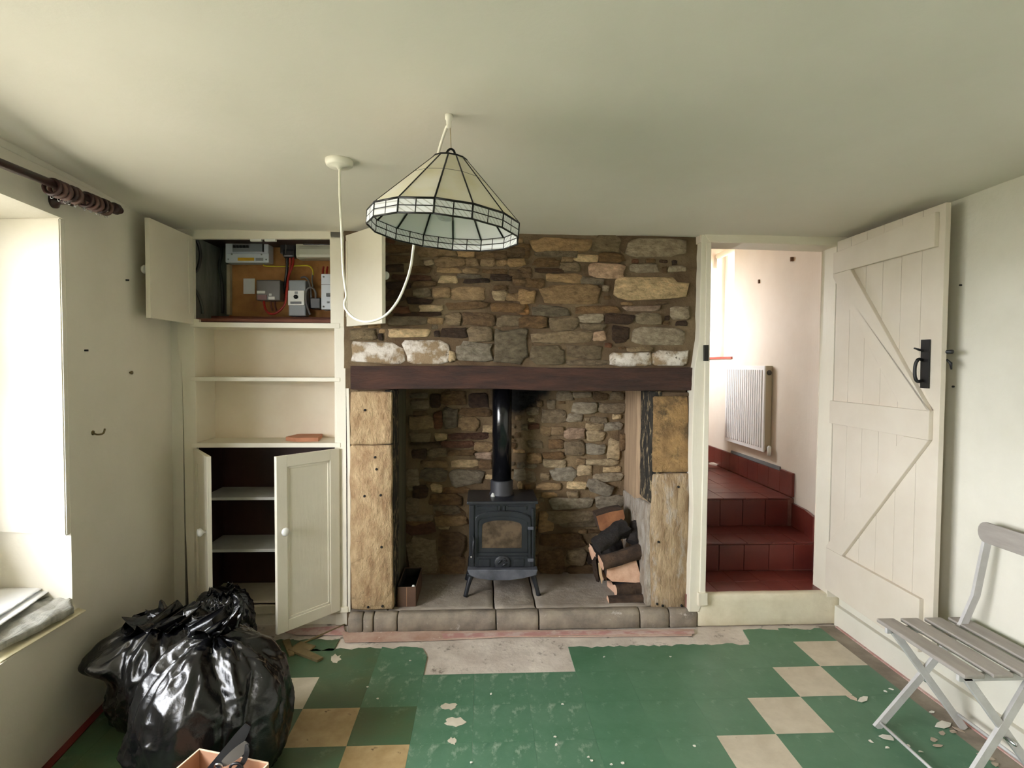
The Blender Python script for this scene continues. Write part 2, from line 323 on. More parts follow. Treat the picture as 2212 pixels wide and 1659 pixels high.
# shallow fillet where the wall meets the ceiling
fa = [lw(-1, 0) + (1.99,), lw(-1, -.055) + (2.055,), lw(-1, -.055) + (2.08,), lw(-1, .02) + (2.08,)]; fb_ = [lw(2.7, .004) + (2.066,), lw(2.7, -.004) + (2.07,), lw(2.7, -.004) + (2.08,), lw(2.7, .02) + (2.08,)]
mesh('ceiling_fillet', fa + fb_, [(0, 1, 5, 4), (1, 2, 6, 5), (2, 3, 7, 6), (3, 0, 4, 7), (3, 2, 1, 0), (4, 5, 6, 7)], PAINT, wl)
for i, (a, b) in enumerate((W1, W2)):
    g = thing('window_%d' % (i + 1), ('white painted casement window deep in the recess above the brown sill', 'white painted casement window behind the camera in the same wall')[i], 'window', lw((a + b) / 2, .42) + (.75,), kind='structure')
    t0, t1 = .40, .45
    lbox('sill', a, b, .335, .47, .735, .76, SILLB, g)
    if i == 0: lbox('window_pier', 1.80, b + .02, .375, TH, .76, TZ, PAINT, wl); b = 1.80  # pier added so that less window light reaches the far reveal
    lbox('frame', a, b, t0, t1, .76, .81, UPVC, g); lbox('frame', a, b, t0, t1, TZ - .05, TZ, UPVC, g)
    for k in range(4):
        yy = a + (b - a - .05) * k / 3; lbox('mullion', yy, yy + .05, t0, t1, .81, TZ - .05, UPVC, g)
    lbox('glazing_bar', a, b, t0 + .01, t1 - .01, 1.42, 1.445, UPVC, g)
    for k in range(3):
        yy = a + .05 + (b - a - .05) * k / 3; lbox('pane', yy, yy + (b - a - .2) / 3, t0 + .02, t0 + .026, .81, TZ - .05, PANE, g)
    c = lw((a + b) / 2, .5); portal((c[0], c[1], 1.33), (math.pi / 2, 0, -math.pi / 2 + .106), b - a, 1.2)
wr = thing('wall_right', 'pale scuffed wall behind the open plank door and the slatted chair', 'wall', (1.9, 1, 0), kind='structure')
box('wall_panel', (1.918, YR - .3, -.1), (2.07, 2.98, 2.5), RPAINT, wr)
bb = tag(box('baseboard_right', (1.893, YR, -.006), (1.92, 2.872, .105), RPAINT, None, .004), 'low white skirting board along the wall behind the chair', 'skirting', kind='structure')
tag(box('wall_rear', (-2.1, YR - .2, 0), (2.05, YR, 2.5), PAINT), 'cream wall behind the viewer', 'wall', kind='structure')
bm = bmesh.new()                                           # gently uneven plaster ceiling
nx, ny = 40, 60; x0, x1, y0, y1 = -1.75, 1.95, YR - .1, 3.0
g = [[bm.verts.new((x0 + (x1 - x0) * i / nx, y0 + (y1 - y0) * j / ny, CZ + .006 * nz((i * .35, j * .3, 3)))) for j in range(ny + 1)] for i in range(nx + 1)]
for i in range(nx):
    for j in range(ny): bm.faces.new((g[i][j], g[i][j + 1], g[i + 1][j + 1], g[i + 1][j]))
tag(from_bm('ceiling', bm, CEIL, None, True), 'low cream plaster ceiling over the whole room', 'ceiling', kind='structure')
ru = thing('roof_slab', 'plain slab closing the room above the ceiling', 'roof', (0, 0, 2.5), kind='structure')
box('slab', (-2.4, YR - .3, 2.3), (2.2, 2.93, 2.5), PAINT, ru); box('slab', (-2.4, 2.93, 2.09), (1.12, 3.75, 2.5), PAINT, ru)
box('slab', (-2.6, 3.62, -.2), (1.10, 3.8, 2.5), MORTAR, ru); box('slab', (-2.6, 3.3, -.2), (-1.7, 3.8, 2.5), MORTAR, ru)
box('slab', (-2.4, YR - .3, 2.09), (-1.2, 3.75, 2.3), PAINT, ru)
tag(box('ground_outside', (-40, -40, -.5), (40, 40, -.3), GRASS), 'pale gravel outside the windows', 'ground', kind='structure')

# ------------------------------------------------------------------ floor of 9 inch tiles
S = .2286; GX, GY = 1.5647, 2.6916
fl = thing('floor', 'worn green vinyl tile floor with cream tiles and bare concrete by the hearth', 'floor', (0, 1, 0), kind='structure')
box('concrete_base', (-2.3, YR - .3, -.16), (2.1, 3.7, -.006), CONC, fl)
CREAM = {(0, 0), (-1, 1), (-2, 2), (-3, 3), (-4, 4), (-11, 1), (-10, 2), (-9, 3), (-8, 4), (-7, 5), (-5, 5), (-6, 6)}
tile_me = {}
def tile_mesh(m):
    if m.name not in tile_me:
        bm = bmesh.new(); bm_box(bm, (.0002, -S + .0002, -.005), (S - .0002, -.0002, 0), .0003)
        me = bpy.data.meshes.new('tile'); bmesh.ops.recalc_face_normals(bm, faces=bm.faces); bm.to_mesh(me); bm.free(); me.materials.append(m); tile_me[m.name] = me
    return tile_me[m.name]
def jag_tile(i, pts, m):
    """broken tile: outline given in metres"""
    return prism('tile', [(x, y, -.005) for x, y in pts], (0, 0, .005), m, fl)
for j in range(-1, 9):
    for i in range(-15, 1):
        x, y = GX + i * S, GY - j * S
        xl = lw(y - S / 2)[0] + .03
        if x + S < xl: continue
        if j == 0 and i in (-8, -7, -6): continue
        left = i <= -9
        m = (CREAMD if left and i != -11 else CREAMT) if (i, j) in CREAM else (GREENB if (i < -9 or (i in (-9,) and j == 2)) else GREEND if (i <= -6 and j <= 3) else GREENT)
        if j == -1:
            if -10 <= i <= -2: continue
            y1 = 2.84 if i >= -1 else 2.82
            n = 7; top = [(x + S * k / n, y1 - abs(nz((i * 3 + k * .9, 1.7, 5))) * .05) for k in range(n + 1)]
            if i == -1: top[0] = (x + .01, 2.70)
            jag_tile(i, [(x, y - S), (x + S, y - S)] + top[::-1], GREENB if i < -9 else GREENT); continue
        if j == 0 and -12 < i <= -2:
            n = 8; top = [(x + S * k / n, y + (.03 if i < -8 else .0) - abs(nz((i * 5 + k * .8, 7.7, 2))) * .045) for k in range(n + 1)]
            if i == -9: top[-1] = (x + S, y - .07)
            jag_tile(i, [(x, y - S), (x + S, y - S)] + top[::-1], m); continue
        me = tile_mesh(m); o = bpy.data.objects.new('tile', me); COL.objects.link(o); o.parent = fl
        o.matrix_parent_inverse = Matrix.Translation(-Vector(fl.location)); o.location = (x, y, 0)
box('tile_margin', (-1.9, YR, -.006), (1.8, GY - 9 * S, 0), GREENT, fl)
box('worn_border', (GX + S, YR, -.005), (1.893, 2.85, -.0005), BORDER, fl)
bm = bmesh.new(); bm_box(bm, (1.879, YR, -.004), (1.893, 2.84, .003), .001); from_bm('red_paint_edge', bm, REDLINE, fl)
lbox('red_paint_edge', YR, 2.6, -.03, .0, -.004, .004, mat('dark_red_floor_paint', (120, 34, 28), (96, 26, 22), rough=.6), fl)
prism('red_paint_edge', [ony(u, v, 2) and onz(u, v, 0) for u, v in ((600, 1362), (742, 1352), (746, 1372), (640, 1372))], (0, 0, .003), REDLINE, fl)
pk = [onz(u, v, 0) for u, v in ((738, 1366), (1500, 1360), (1494, 1374), (1250, 1376), (1100, 1376), (960, 1383), (870, 1386), (745, 1388))]
prism('pink_concrete', pk, (0, 0, .0035), CONCP, fl)
prism('red_paint_edge', [onz(u, v, .004) for u, v in ((955, 1369), (1240, 1364), (1500, 1364), (1500, 1369), (1240, 1371), (1100, 1374), (957, 1379))], (0, 0, .002), REDLINE, fl)

# ------------------------------------------------------------------ stone chimney wall
YW, YB = 2.925, 3.43
PAL = {'t': (160, 133, 98), 'l': (194, 172, 136), 'b': (112, 88, 60), 'd': (66, 48, 34), 'g': (134, 119, 97), 'G': (156, 145, 126),
       'o': (148, 110, 70), 'O': (128, 114, 90), 'p': (176, 150, 128), 'r': (104, 70, 50), 'k': (22, 19, 17), 'w': None}
PLACED = []
def stone(u0, v0, u1, v1, c, y, parent, thick=1.0, slant=0):
    PLACED.append((y, u0, v0, u1, v1)); eu, ev = 2.2, 1.6; u0, v0, u1, v1 = u0 - eu, v0 - ev, u1 + eu, v1 + ev
    a = ony(u0, v0, y); b = ony(u1, v1, y); cx, cz = (a.x + b.x) / 2, (a.z + b.z) / 2; hx, hz = abs(b.x - a.x) / 2, abs(a.z - b.z) / 2
    n = 12; pr = (.007 + .014 * R.random()) * thick; rings = [[], [], []]
    jt = [1 + R.uniform(-.17, .07) for _ in range(n)]; slant = slant or R.uniform(-.05, .05)
    tx, tz = R.uniform(-.16, .16), R.uniform(-.2, .2)
    ca, sa = math.cos(slant), math.sin(slant)
    for k in range(n):
        th = 2 * math.pi * (k + .5) / n; c_, s_ = math.cos(th), math.sin(th); e = .42
        px = math.copysign(abs(c_) ** e, c_) * hx * jt[k]; pz = math.copysign(abs(s_) ** e, s_) * hz * (1 + (jt[k] - 1) * 1.6)
        ins = min(.008, hz * .36)
        for q, (f, dy) in enumerate(((0, .03), (0, -pr * .55), (1, -pr))):
            x = px - math.copysign(min(ins, abs(px)), px) * f; z = pz - math.copysign(min(ins, abs(pz)), pz) * f
            X, Z = x * ca - z * sa, x * sa + z * ca
            rings[q].append((cx + X, y + dy - (tx * x + tz * z) * (q > 0) * .5 + R.uniform(-.002, .002) * (q == 2), cz + Z))
    V = rings[0] + rings[1] + rings[2] + [(cx, y - pr * 1.06, cz)]; Fs = []
    for q in (0, n):
        for k in range(n): Fs.append((q + k, q + (k + 1) % n, q + n + (k + 1) % n, q + n + k))
    for k in range(n): Fs.append((2 * n + k, 2 * n + (k + 1) % n, 3 * n))
    o = mesh('stone', V, Fs, WSTONE if c == 'w' else FSTONE if y > 3.2 else STONE, parent, False)
    me = o.data
    for p in me.polygons: p.use_smooth = p.index >= n
    bm = bmesh.new(); bm.from_mesh(me); bmesh.ops.recalc_face_normals(bm, faces=bm.faces); bm.to_mesh(me); bm.free()
    if PAL[c]:
        f = R.uniform(.88, 1.12); h_ = R.uniform(-4, 5); o.color = lin(tuple(min(255, q * f + k_ * h_) for q, k_ in zip(PAL[c], (1, .3, -.6))))
def mortar(name, u0, v0, u1, v1, y, parent, amp=.008):
    a, b = ony(u0, v0, y), ony(u1, v1, y); nx, nzz = 70, 40; bm = bmesh.new()
    g = [[bm.verts.new((a.x + (b.x - a.x) * i / nx, y + amp * nz((i * .23, j * .3, y * 7)), a.z + (b.z - a.z) * j / nzz)) for j in range(nzz + 1)] for i in range(nx + 1)]
    for i in range(nx):
        for j in range(nzz): bm.faces.new((g[i][j], g[i + 1][j], g[i + 1][j + 1], g[i][j + 1]))
    return from_bm(name, bm, FMORTAR if y > 3.2 else MORTAR, parent, True)
wb = thing('wall_back', 'rubble stone chimney wall of tan, brown and grey stones above the beam', 'wall', (.2, YW, 1.4), kind='structure')
mortar('mortar', 742, 495, 1519, 800, YW, wb)
box('masonry_core', (-.72, YW + .02, 1.26), (1.12, YW + .16, 2.12), MORTAR, wb)
LA = '''460 200 820 300 b;835 230 1265 338 t;1285 270 1478 335 t;1490 268 1695 350 b;1710 280 1838 365 b;1848 240 2040 345 b;915 380 1020 428 l;1032 345 1372 452 t;1384 350 1512 442 t;1552 360 1708 442 t;1716 370 1832 432 t;1842 356 2042 446 t;480 318 790 402 b;480 425 690 512 d;715 440 1000 515 b;1072 458 1332 522 t;1350 468 1522 524 t;1562 480 1850 525 b;1862 472 2068 580 b;560 538 1000 602 r;1082 545 1278 640 l;1290 530 1560 580 g;1362 586 1638 628 d;1650 536 1892 602 d;1902 590 2060 660 b;490 620 760 700 d;785 612 1060 668 b;800 690 990 782 g;1006 682 1212 802 t;1218 680 1610 832 t;1680 720 1838 822 l;1842 742 2052 828 t;490 712 700 832 d;720 800 1000 866 d;1150 842 1620 932 b;856 880 1136 946 l;1640 850 2050 962 b;500 890 752 972 r;1160 960 1322 1110 g;1334 950 1702 1110 b;490 1012 940 1106 g;952 1016 1122 1086 t;1730 990 2070 1122 g;540 962 1120 1002 d;80 1150 382 1262 O;492 1142 986 1246 l;1102 1130 1392 1250 d;1402 1130 1662 1292 g;1690 1132 2074 1528 O;80 1282 682 1526 w;690 1266 1200 1526 w;1198 1392 1262 1510 l;1272 1300 1682 1528 G'''
LB = '''150 120 832 290 t;842 102 1142 300 O;1180 112 1862 352 G;0 190 122 350 b;160 262 690 345 g;612 312 890 388 l;894 292 1180 398 b;160 360 452 452 b;490 342 608 392 t;460 402 700 502 g;792 412 1190 578 p;1256 416 1562 522 G;1682 442 1872 502 G;0 452 132 582 b;170 470 520 515 d;312 524 712 632 t;92 582 292 682 b;702 562 960 642 g;232 642 920 872 t;1062 562 1882 832 l;0 702 182 862 t;0 864 112 982 o;152 882 560 1012 O;622 882 1130 975 b;1172 886 1592 950 p;1702 882 1892 1032 G;682 980 952 1072 G;692 1078 970 1160 g;950 972 1290 1092 d;1302 962 1602 1092 O;342 1022 678 1160 g;0 1002 302 1142 b;842 1176 972 1282 p;1062 1102 1226 1292 d;1232 1122 1892 1340 G;160 1162 832 1312 g;522 1332 950 1482 g;136 1330 512 1530 O;1042 1402 1500 1560 w;1506 1390 1902 1552 w;1222 1350 1502 1396 g;560 1490 1036 1548 g'''
LC = '''690 330 880 372 g;700 400 880 492 g;900 330 996 480 d;1000 310 1272 440 b;1282 330 1500 480 d;680 560 930 702 t;940 510 1020 692 r;1030 480 1172 682 g;1190 480 1520 560 b;1190 570 1402 702 t;690 735 902 828 g;950 735 1062 812 l;1072 740 1520 802 r;690 836 1000 872 b;1010 812 1352 882 r;1362 822 1530 922 t;720 900 860 1000 d;870 900 1062 982 g;1082 910 1352 962 b;1362 940 1530 1002 p;812 1020 1082 1092 t;1100 1010 1382 1082 l;1392 1010 1530 1102 b;655 1080 782 1322 g;802 1100 1062 1222 g;1092 1110 1452 1272 G;912 1260 1012 1342 l;722 1280 880 1402 d;1032 1290 1300 1352 b;655 1370 772 1562 g;882 1352 1222 1474 b;922 1480 1202 1562 g;660 1590 902 1680 b;942 1570 1282 1680 t'''
LD = '''180 470 300 540 g;392 390 470 482 g;472 320 642 402 g;662 320 842 372 g;1032 320 1172 392 g;852 320 1002 402 b;332 500 572 642 g;642 420 882 540 G;592 544 742 622 G;892 430 1182 532 g;1062 545 1142 592 l;782 640 960 702 l;972 630 1152 712 G;842 570 1002 632 g;200 640 302 692 r;312 670 422 762 t;432 670 552 762 t;190 810 342 892 g;402 800 552 902 b;562 690 782 802 p;792 710 972 812 l;562 810 770 962 g;782 850 972 962 G;1012 800 1122 1002 l;1132 720 1188 902 b;180 950 330 1042 t;342 930 570 1000 b;342 1010 572 1082 l;682 1000 772 1062 t;792 1005 1112 1062 l;52 1110 160 1232 G;168 1120 262 1232 g;322 1150 402 1212 g;422 1090 692 1222 G;702 1070 842 1172 l;862 1140 1172 1232 G;962 1080 1150 1138 l;282 1240 542 1322 t;602 1240 782 1312 l;412 1400 852 1512 G;892 1366 1172 1512 G;592 1330 702 1398 g;362 1530 902 1650 g'''
LE = '''390 95 552 128 g;565 60 760 142 b;380 132 562 206 r;400 222 582 462 g;590 190 752 332 b;590 340 752 462 b;1200 62 1292 202 t;1302 80 1552 160 g;1200 206 1482 282 b;1372 300 1492 392 g;1200 300 1362 462 b;1492 320 1562 382 d;1382 400 1542 472 b'''
for txt, ox, oy, s in ((LA, 740, 490, 5.185), (LB, 1120, 490, 5.185)):
    for row in txt.split(';'):
        q = row.split(); a, b, c, d = (float(x) / s for x in q[:4]); stone(ox + a, oy + b, ox + c, oy + d, q[4], YW, wb)
fb = thing('wall_fireplace', 'soot-stained rubble stone back of the open fireplace behind the stove', 'wall', (.2, YB, .1), kind='structure')
mortar('mortar', 868, 720, 1366, 1262, YB, fb, .012)
box('masonry_core', (-.75, YB + .02, 0), (1.2, YB + .25, 2.12), MORTAR, fb)
for txt, ox, oy, s in ((LC, 740, 780, 4.74), (LD, 1100, 780, 4.74), (LE, 740, 1080, 2.836)):
    for row in txt.split(';'):
        q = row.split(); a, b, c, d = (float(x) / s for x in q[:4]); cc = q[4]
        mx, my = ox + (a + c) / 2, oy + (b + d) / 2
        stone(ox + a, oy + b, ox + c, oy + d, cc, YB, fb, 1.2)
stone(1268, 1040, 1325, 1066, 'G', YB - .01, fb, 1.3, -.38)
def fill_gaps(y, parent, u0, v0, u1, v1, n, cols, thick):
    """small packing stones wherever the larger ones leave room"""
    k = 0
    for _ in range(6000):
        w_, h_ = R.uniform(9, 34), R.uniform(6, 15); a, b = R.uniform(u0, u1 - w_), R.uniform(v0, v1 - h_)
        if any(abs(y - q[0]) < .05 and a < q[3] + 1.5 and a + w_ > q[1] - 1.5 and b < q[4] + 1 and b + h_ > q[2] - 1 for q in PLACED): continue
        stone(a + 1.5, b + 1, a + w_ - 1.5, b + h_ - 1, R.choice(cols), y, parent, thick); k += 1
        if k >= n: break
fill_gaps(YW, wb, 758, 508, 1486, 782, 75, 'bbgtdr', .7)
fill_gaps(YB, fb, 876, 846, 1352, 1248, 110, 'gbgtbl', .9)
# cheeks and pillars
def rough_block(name, pts, d, m, parent, amp=.006, seg=.05, bev=.006):
    """block of dressed stone with an uneven face"""
    bm = bmesh.new(); d = Vector(d)
    A = [bm.verts.new(p) for p in pts]; B = [bm.verts.new(Vector(p) + d) for p in pts]; n = len(pts)
    bm.faces.new(A); bm.faces.new(B[::-1])
    for i in range(n): bm.faces.new((A[i], B[i], B[(i + 1) % n], A[(i + 1) % n]))
    bmesh.ops.recalc_face_normals(bm, faces=bm.faces)
    bmesh.ops.bevel(bm, geom=list(bm.edges), offset=bev, segments=1, affect='EDGES')
    for _ in range(5):
        es = [e for e in bm.edges if e.calc_length() > seg]
        if not es or len(bm.verts) > 6000: break
        bmesh.ops.subdivide_edges(bm, edges=es, cuts=1, use_grid_fill=True)
    bmesh.ops.triangulate(bm, faces=[f for f in bm.faces if len(f.verts) > 4])
    for v in bm.verts:
        c = v.co; k = Vector((noise.noise(c * 11), noise.noise(c * 11 + Vector((9, 3, 1))), noise.noise(c * 9 + Vector((2, 8, 5)))))
        v.co += k * amp
    return from_bm(name, bm, m, parent, True)
def fb_block(name, poly, y, dep, m, parent, **k): return rough_block(name, [ony(u, v, y) for u, v in poly], (0, dep, 0), m, parent, **k)
HZ = .09
pl = tag(thing('pillar_left', '', ''), 'pale yellow sandstone pillar under the beam beside the cupboard', 'pillar', None, 'structure')
fb_block('stone_block', [(757, 846), (846, 848), (846, 960), (756, 962)], YW - .01, .20, PILLAR, pl)
fb_block('stone_block', [(756, 964), (846, 962), (847, 1140), (849, 1318), (758, 1318), (757, 1140)], YW - .01, .20, PILLAR, pl)
xl = ony(848, 1100, YW).x; xr = ony(1403, 1100, YW).x
rough_block('cheek_stone', [(xl, YW + .19, HZ), (xl, YB + .02, HZ), (xl, YB + .02, 1.27), (xl, YW + .19, 1.27)], (-.06, 0, 0), GREYB, pl, amp=.004)
rough_block('cheek_stone', [(xl + .004, YW + .02, HZ + .01), (xl + .004, YW + .19, HZ + .01), (xl + .004, YW + .19, 1.25), (xl + .004, YW + .02, 1.25)], (-.05, 0, 0), SOOT, pl, amp=.004)
pr_ = tag(thing('pillar_right', '', ''), 'ochre and pale sandstone pillar under the beam beside the doorway', 'pillar', None, 'structure')
fb_block('stone_block', [(1412, 856), (1486, 856), (1488, 1020), (1410, 1020)], YW - .008, .2, OCHRE, pr_)
fb_block('stone_block', [(1410, 1024), (1488, 1022), (1488, 1160), (1486, 1316), (1408, 1318), (1404, 1160)], YW - .01, .2, PILLARP, pr_)
rough_block('cheek_stone', [(xr, YW + .0, HZ + .56), (xr, YW + .2, HZ + .56), (xr, YW + .2, 1.25), (xr, YW + .0, 1.25)], (.06, 0, 0), SOOT, pr_, amp=.005)
rough_block('cheek_stone', [(xr - .012, YW + .19, HZ + .52), (xr - .012, YB + .02, HZ + .52), (xr - .012, YB + .02, 1.27), (xr - .012, YW + .19, 1.27)], (.06, 0, 0), PINKB, pr_, amp=.003)
rough_block('cheek_stone', [(xr - .012, YW + .0, HZ), (xr - .012, YB + .02, HZ), (xr - .012, YB + .02, HZ + .52), (xr - .012, YW + .0, HZ + .56)], (.07, 0, 0), WHITEST, pr_, amp=.008)
for u, v, P in ((788, 886, pl), (787, 1072, pl), (810, 988, pl), (813, 1014, pl), (822, 1070, pl), (824, 1182, pl), (795, 1312, pl), (826, 1310, pl), (1420, 1305, pr_), (1432, 1309, pr_), (1473, 1309, pr_), (1466, 1052, pr_), (1423, 1171, pr_)):
    c = ony(u, v, YW - .016); lathe('drill_hole_plug', [(.0065, 0), (.0065, .012)], c, (0, 1, 0), BLACKIN, P, 10)  # raised dark discs paint the shade of drilled holes, some really plugged
# packing rubble between beam and right pillar, and plaster at the edge of the stone
fb_block('packing_stone', [(1408, 846), (1492, 848), (1490, 857), (1410, 857)], YW + .005, .15, MORTAR, pr_, amp=.003)
fb_block('mortar_edge', [(1486, 503), (1518, 503), (1512, 700), (1500, 790), (1490, 850), (1490, 1320), (1500, 1322), (1512, 1100), (1526, 800), (1528, 503)], YW - .002, .14, MORTAR, wb, amp=.004)
box('masonry_core', (1.09, YW + .03, 0), (1.16, YB + .3, 2.12), MORTAR, wb)
box('masonry_core', (xr + .02, YW + .03, 0), (1.12, YB + .1, 1.3), MORTAR, wb)
box('masonry_core', (-.72, YW + .03, 0), (xl - .02, YB + .1, 1.3), MORTAR, wb)
# oak beam
bm = bmesh.new(); a, b = ony(756, 789, YW - .03), ony(1497, 844, YW - .03)
bm_box(bm, (a.x, YW - .03, b.z), (b.x, YW + .14, a.z - .003), .008)
for _ in range(6):
    es = [e for e in bm.edges if e.calc_length() > .05]
    if es: bmesh.ops.subdivide_edges(bm, edges=es, cuts=1, use_grid_fill=True)
for v in bm.verts:
    c = v.co; v.co += Vector((0, noise.noise(Vector((c.x * 3, 1, c.z * 30))) * .007, noise.noise(Vector((c.x * 4, c.y * 6, 7))) * .007))
tag(from_bm('mantel_beam', bm, BEAM, None, True), 'dark oak beam spanning the fireplace opening', 'beam', kind='structure')
tag(box('flue_plate', (-.75, YW + .12, 1.55), (1.1, YB + .1, 1.57), mat('sooty_plate', (16, 15, 14), rough=.9)), 'soot-black plate closing the chimney above the stove', 'plate', kind='structure')

# ------------------------------------------------------------------ hearth
he = thing('hearth', 'raised grey flagstone hearth with a rounded stone kerb', 'hearth', (.2, 2.9, 0), kind='structure')
def xat(u): return ony(u, 1325, 2.87).x
ks = [750, 783, 806, 858, 1072, 1164, 1383, 1446, 1506]
for i in range(len(ks) - 1):
    g = .003; x0, x1 = xat(ks[i]) + g, xat(ks[i + 1]) - g; yo = R.uniform(-.006, .006)
    rough_block('kerb_stone', [(x0, 2.865 + yo, 0), (x0, 2.93, 0), (x0, 2.93, HZ + R.uniform(-.001, .001)), (x0, 2.888 + yo, HZ), (x0, 2.868 + yo, HZ - .016)], (x1 - x0, 0, 0), HEARTHF, he, amp=.003, bev=.004)
fs = [(xl - .03, xat(1068)), (xat(1068), xat(1160)), (xat(1160), xr + .03)]
for x0, x1 in fs:
    rough_block('flagstone', [(x0 + .004, 2.933, 0), (x1 - .004, 2.933, 0), (x1 - .004, YB + .02, 0), (x0 + .004, YB + .02, 0)], (0, 0, HZ + R.uniform(-.004, .001)), HEARTH, he, amp=.004, seg=.06)

box('pad_stone', (xat(752), 2.93, 0), (xl - .03, 3.1, HZ), HEARTHF, he, .003); box('pad_stone', (xr + .03, 2.93, 0), (xat(1504), 3.1, HZ), HEARTHF, he, .003)

# ================================================================== CUPBOARD
YF = 2.955
cu = thing('built_in_cupboard', 'cream built-in alcove cupboard with shelves and four open doors', 'cupboard', (-1.1, YF, 0))
def cp(name, u0, v0, u1, v1, m=WOODW, y=YF, dep=.022, parent=None, bev=.0025): return pxbox(name, u0, v0, u1, v1, y, dep, m, parent or cu, bev)
cp('top_rail', 381, 485, 756, 516)
box('scribe_strip', (-1.68, YF + .006, 0), (-1.555, YF + .02, 2.075), PAINT, cu)
box('scribe_strip', (-.78, YF + .006, 0), (-.70, YF + .02, 2.075), WOODW, cu)
pxpoly('stile', [(383, 700), (418, 700), (421, 780), (423, 860), (425, 960), (431, 1325), (408, 1325), (401, 1150), (398, 980), (394, 830), (392, 790), (386, 765), (384, 740)], YF, .022, WOODW, cu, .002)
pxpoly('stile', [(392, 489), (418, 489), (419, 702), (386, 702)], YF, .022, WOODW, cu, .002)
pxpoly('stile', [(722, 706), (746, 706), (748, 760), (752, 790), (756, 1000), (757, 1322), (732, 1322), (728, 960), (724, 800)], YF, .022, WOODW, cu, .002)
pxpoly('edge_bead', [(741, 706), (747, 706), (749, 760), (753, 790), (757, 1000), (757, 1322), (751, 1322), (750, 1000), (747, 790), (743, 760)], YF - .008, .02, WOODW, cu, .002)
pxpoly('stile', [(712, 500), (744, 500), (744, 706), (714, 706)], YF, .022, WOODW, cu, .002)
Xa, Xb = ony(420, 760, YF).x, ony(727, 900, YF).x
def shelf(name, v, dz, m, y0=YF - .004, y1=3.17, xa=None, xb=None): z = ony(570, v, y0).z; return box(name, ((xa or Xa - .02), y0, z - dz), ((xb or Xb + .02), y1, z), m, cu, .002)
shelf('shelf', 697, .026, WOODW, y1=3.34); shelf('shelf', 815, .021, WOODW); shelf('shelf', 957, .024, WOODW)
box('back_panel', (Xa - .03, 3.17, ony(570, 957, YF).z - .02), (Xb + .12, 3.19, 1.62), mat('warm_cream_back', (226, 214, 194), (221, 207, 186), rough=.6), cu)
pxz = lambda v: ony(570, v, YF).z
box('side_panel', (Xa - .03, YF + .01, pxz(960)), (Xa - .001, 3.19, pxz(708)), WOODW, cu)
box('side_panel', (Xb + .008, YF + .01, pxz(960)), (Xb + .03, 3.19, pxz(708)), WOODW, cu)
# dark lower interior
z0, z1 = pxz(1322), pxz(968)
box('back_panel', (Xa - .03, 3.24, z0), (Xb + .1, 3.26, z1 + .03), DARKW, cu)
box('side_panel', (Xa - .03, YF + .022, z0), (Xa + .004, 3.25, z1), DARKW, cu); box('side_panel', (Xb + .006, YF + .022, z0), (Xb + .03, 3.25, z1), DARKW, cu)
box('inner_top', (Xa, YF + .022, z1 - .002), (Xb, 3.25, z1 + .008), DARKW, cu)
shelf('shelf', 1074, .016, SHELFW, YF + .03, 3.24, Xa, Xb); shelf('shelf', 1186, .016, SHELFW, YF + .03, 3.24, Xa, Xb)
shelf('bottom_board', 1298, .012, WOODK, YF + .03, 3.24, Xa, Xb)
cp('bottom_rail', 428, 1309, 734, 1326, WOODK); 
pxpoly('plinth', [(405, 1326), (745, 1322), (748, 1352), (405, 1357)], YF + .03, .02, WOODK, cu)
pxpoly('foot_block', [(715, 1314), (752, 1312), (752, 1323), (722, 1325)], YF - .012, .02, WOODK, cu, .002)
# upper meter cupboard interior
YM = 3.27
zt, zb_ = pxz(512), pxz(690)
box('meter_back_board', (ony(494, 600, YM).x, YM, zb_ - .02), (Xb + .1, YM + .016, zt + .05), CHIP, cu)
box('meter_side_plaster', (Xa - .18, YM + .02, zb_ - .02), (Xb + .1, YM + .05, zt + .05), PLASTG, cu)
box('meter_side_plaster', (Xa - .06, YF + .03, zb_ - .02), (Xa - .03, YM + .05, zt + .05), PLASTG, cu)
box('side_panel', (Xb + .01, YF + .03, zb_ - .02), (Xb + .03, YM + .05, zt + .05), CHIP, cu)
box('meter_top', (Xa - .06, YF + .02, zt + .012), (Xb + .1, YM + .05, zt + .03), DARKW, cu)
box('meter_floor_board', (Xa - .05, YF + .024, zb_ - .012), (Xb + .02, YM, zb_ + .004), BOXB, cu)
box('meter_floor_board', (Xa - .05, YM - .07, zb_ + .004), (Xb + .02, YM - .05, zb_ + .035), BOXB, cu)
for u in (552, 583): pxbox('magnetic_catch', u - 12, 513, u + 12, 521, YF + .002, .02, WPLAST, cu, .002)
pxpoly('hinge_block', [(418, 688), (430, 690), (430, 698), (418, 698)], YF - .003, .02, WOODK, cu)
def knob(o, d, parent, r=.020):
    lathe('knob', [(.006, 0), (.006, .010), (.010, .013), (r, .022), (r * 1.02, .029), (r * .8, .036), (.004, .039)], o, d, WPLAST, parent, 16)
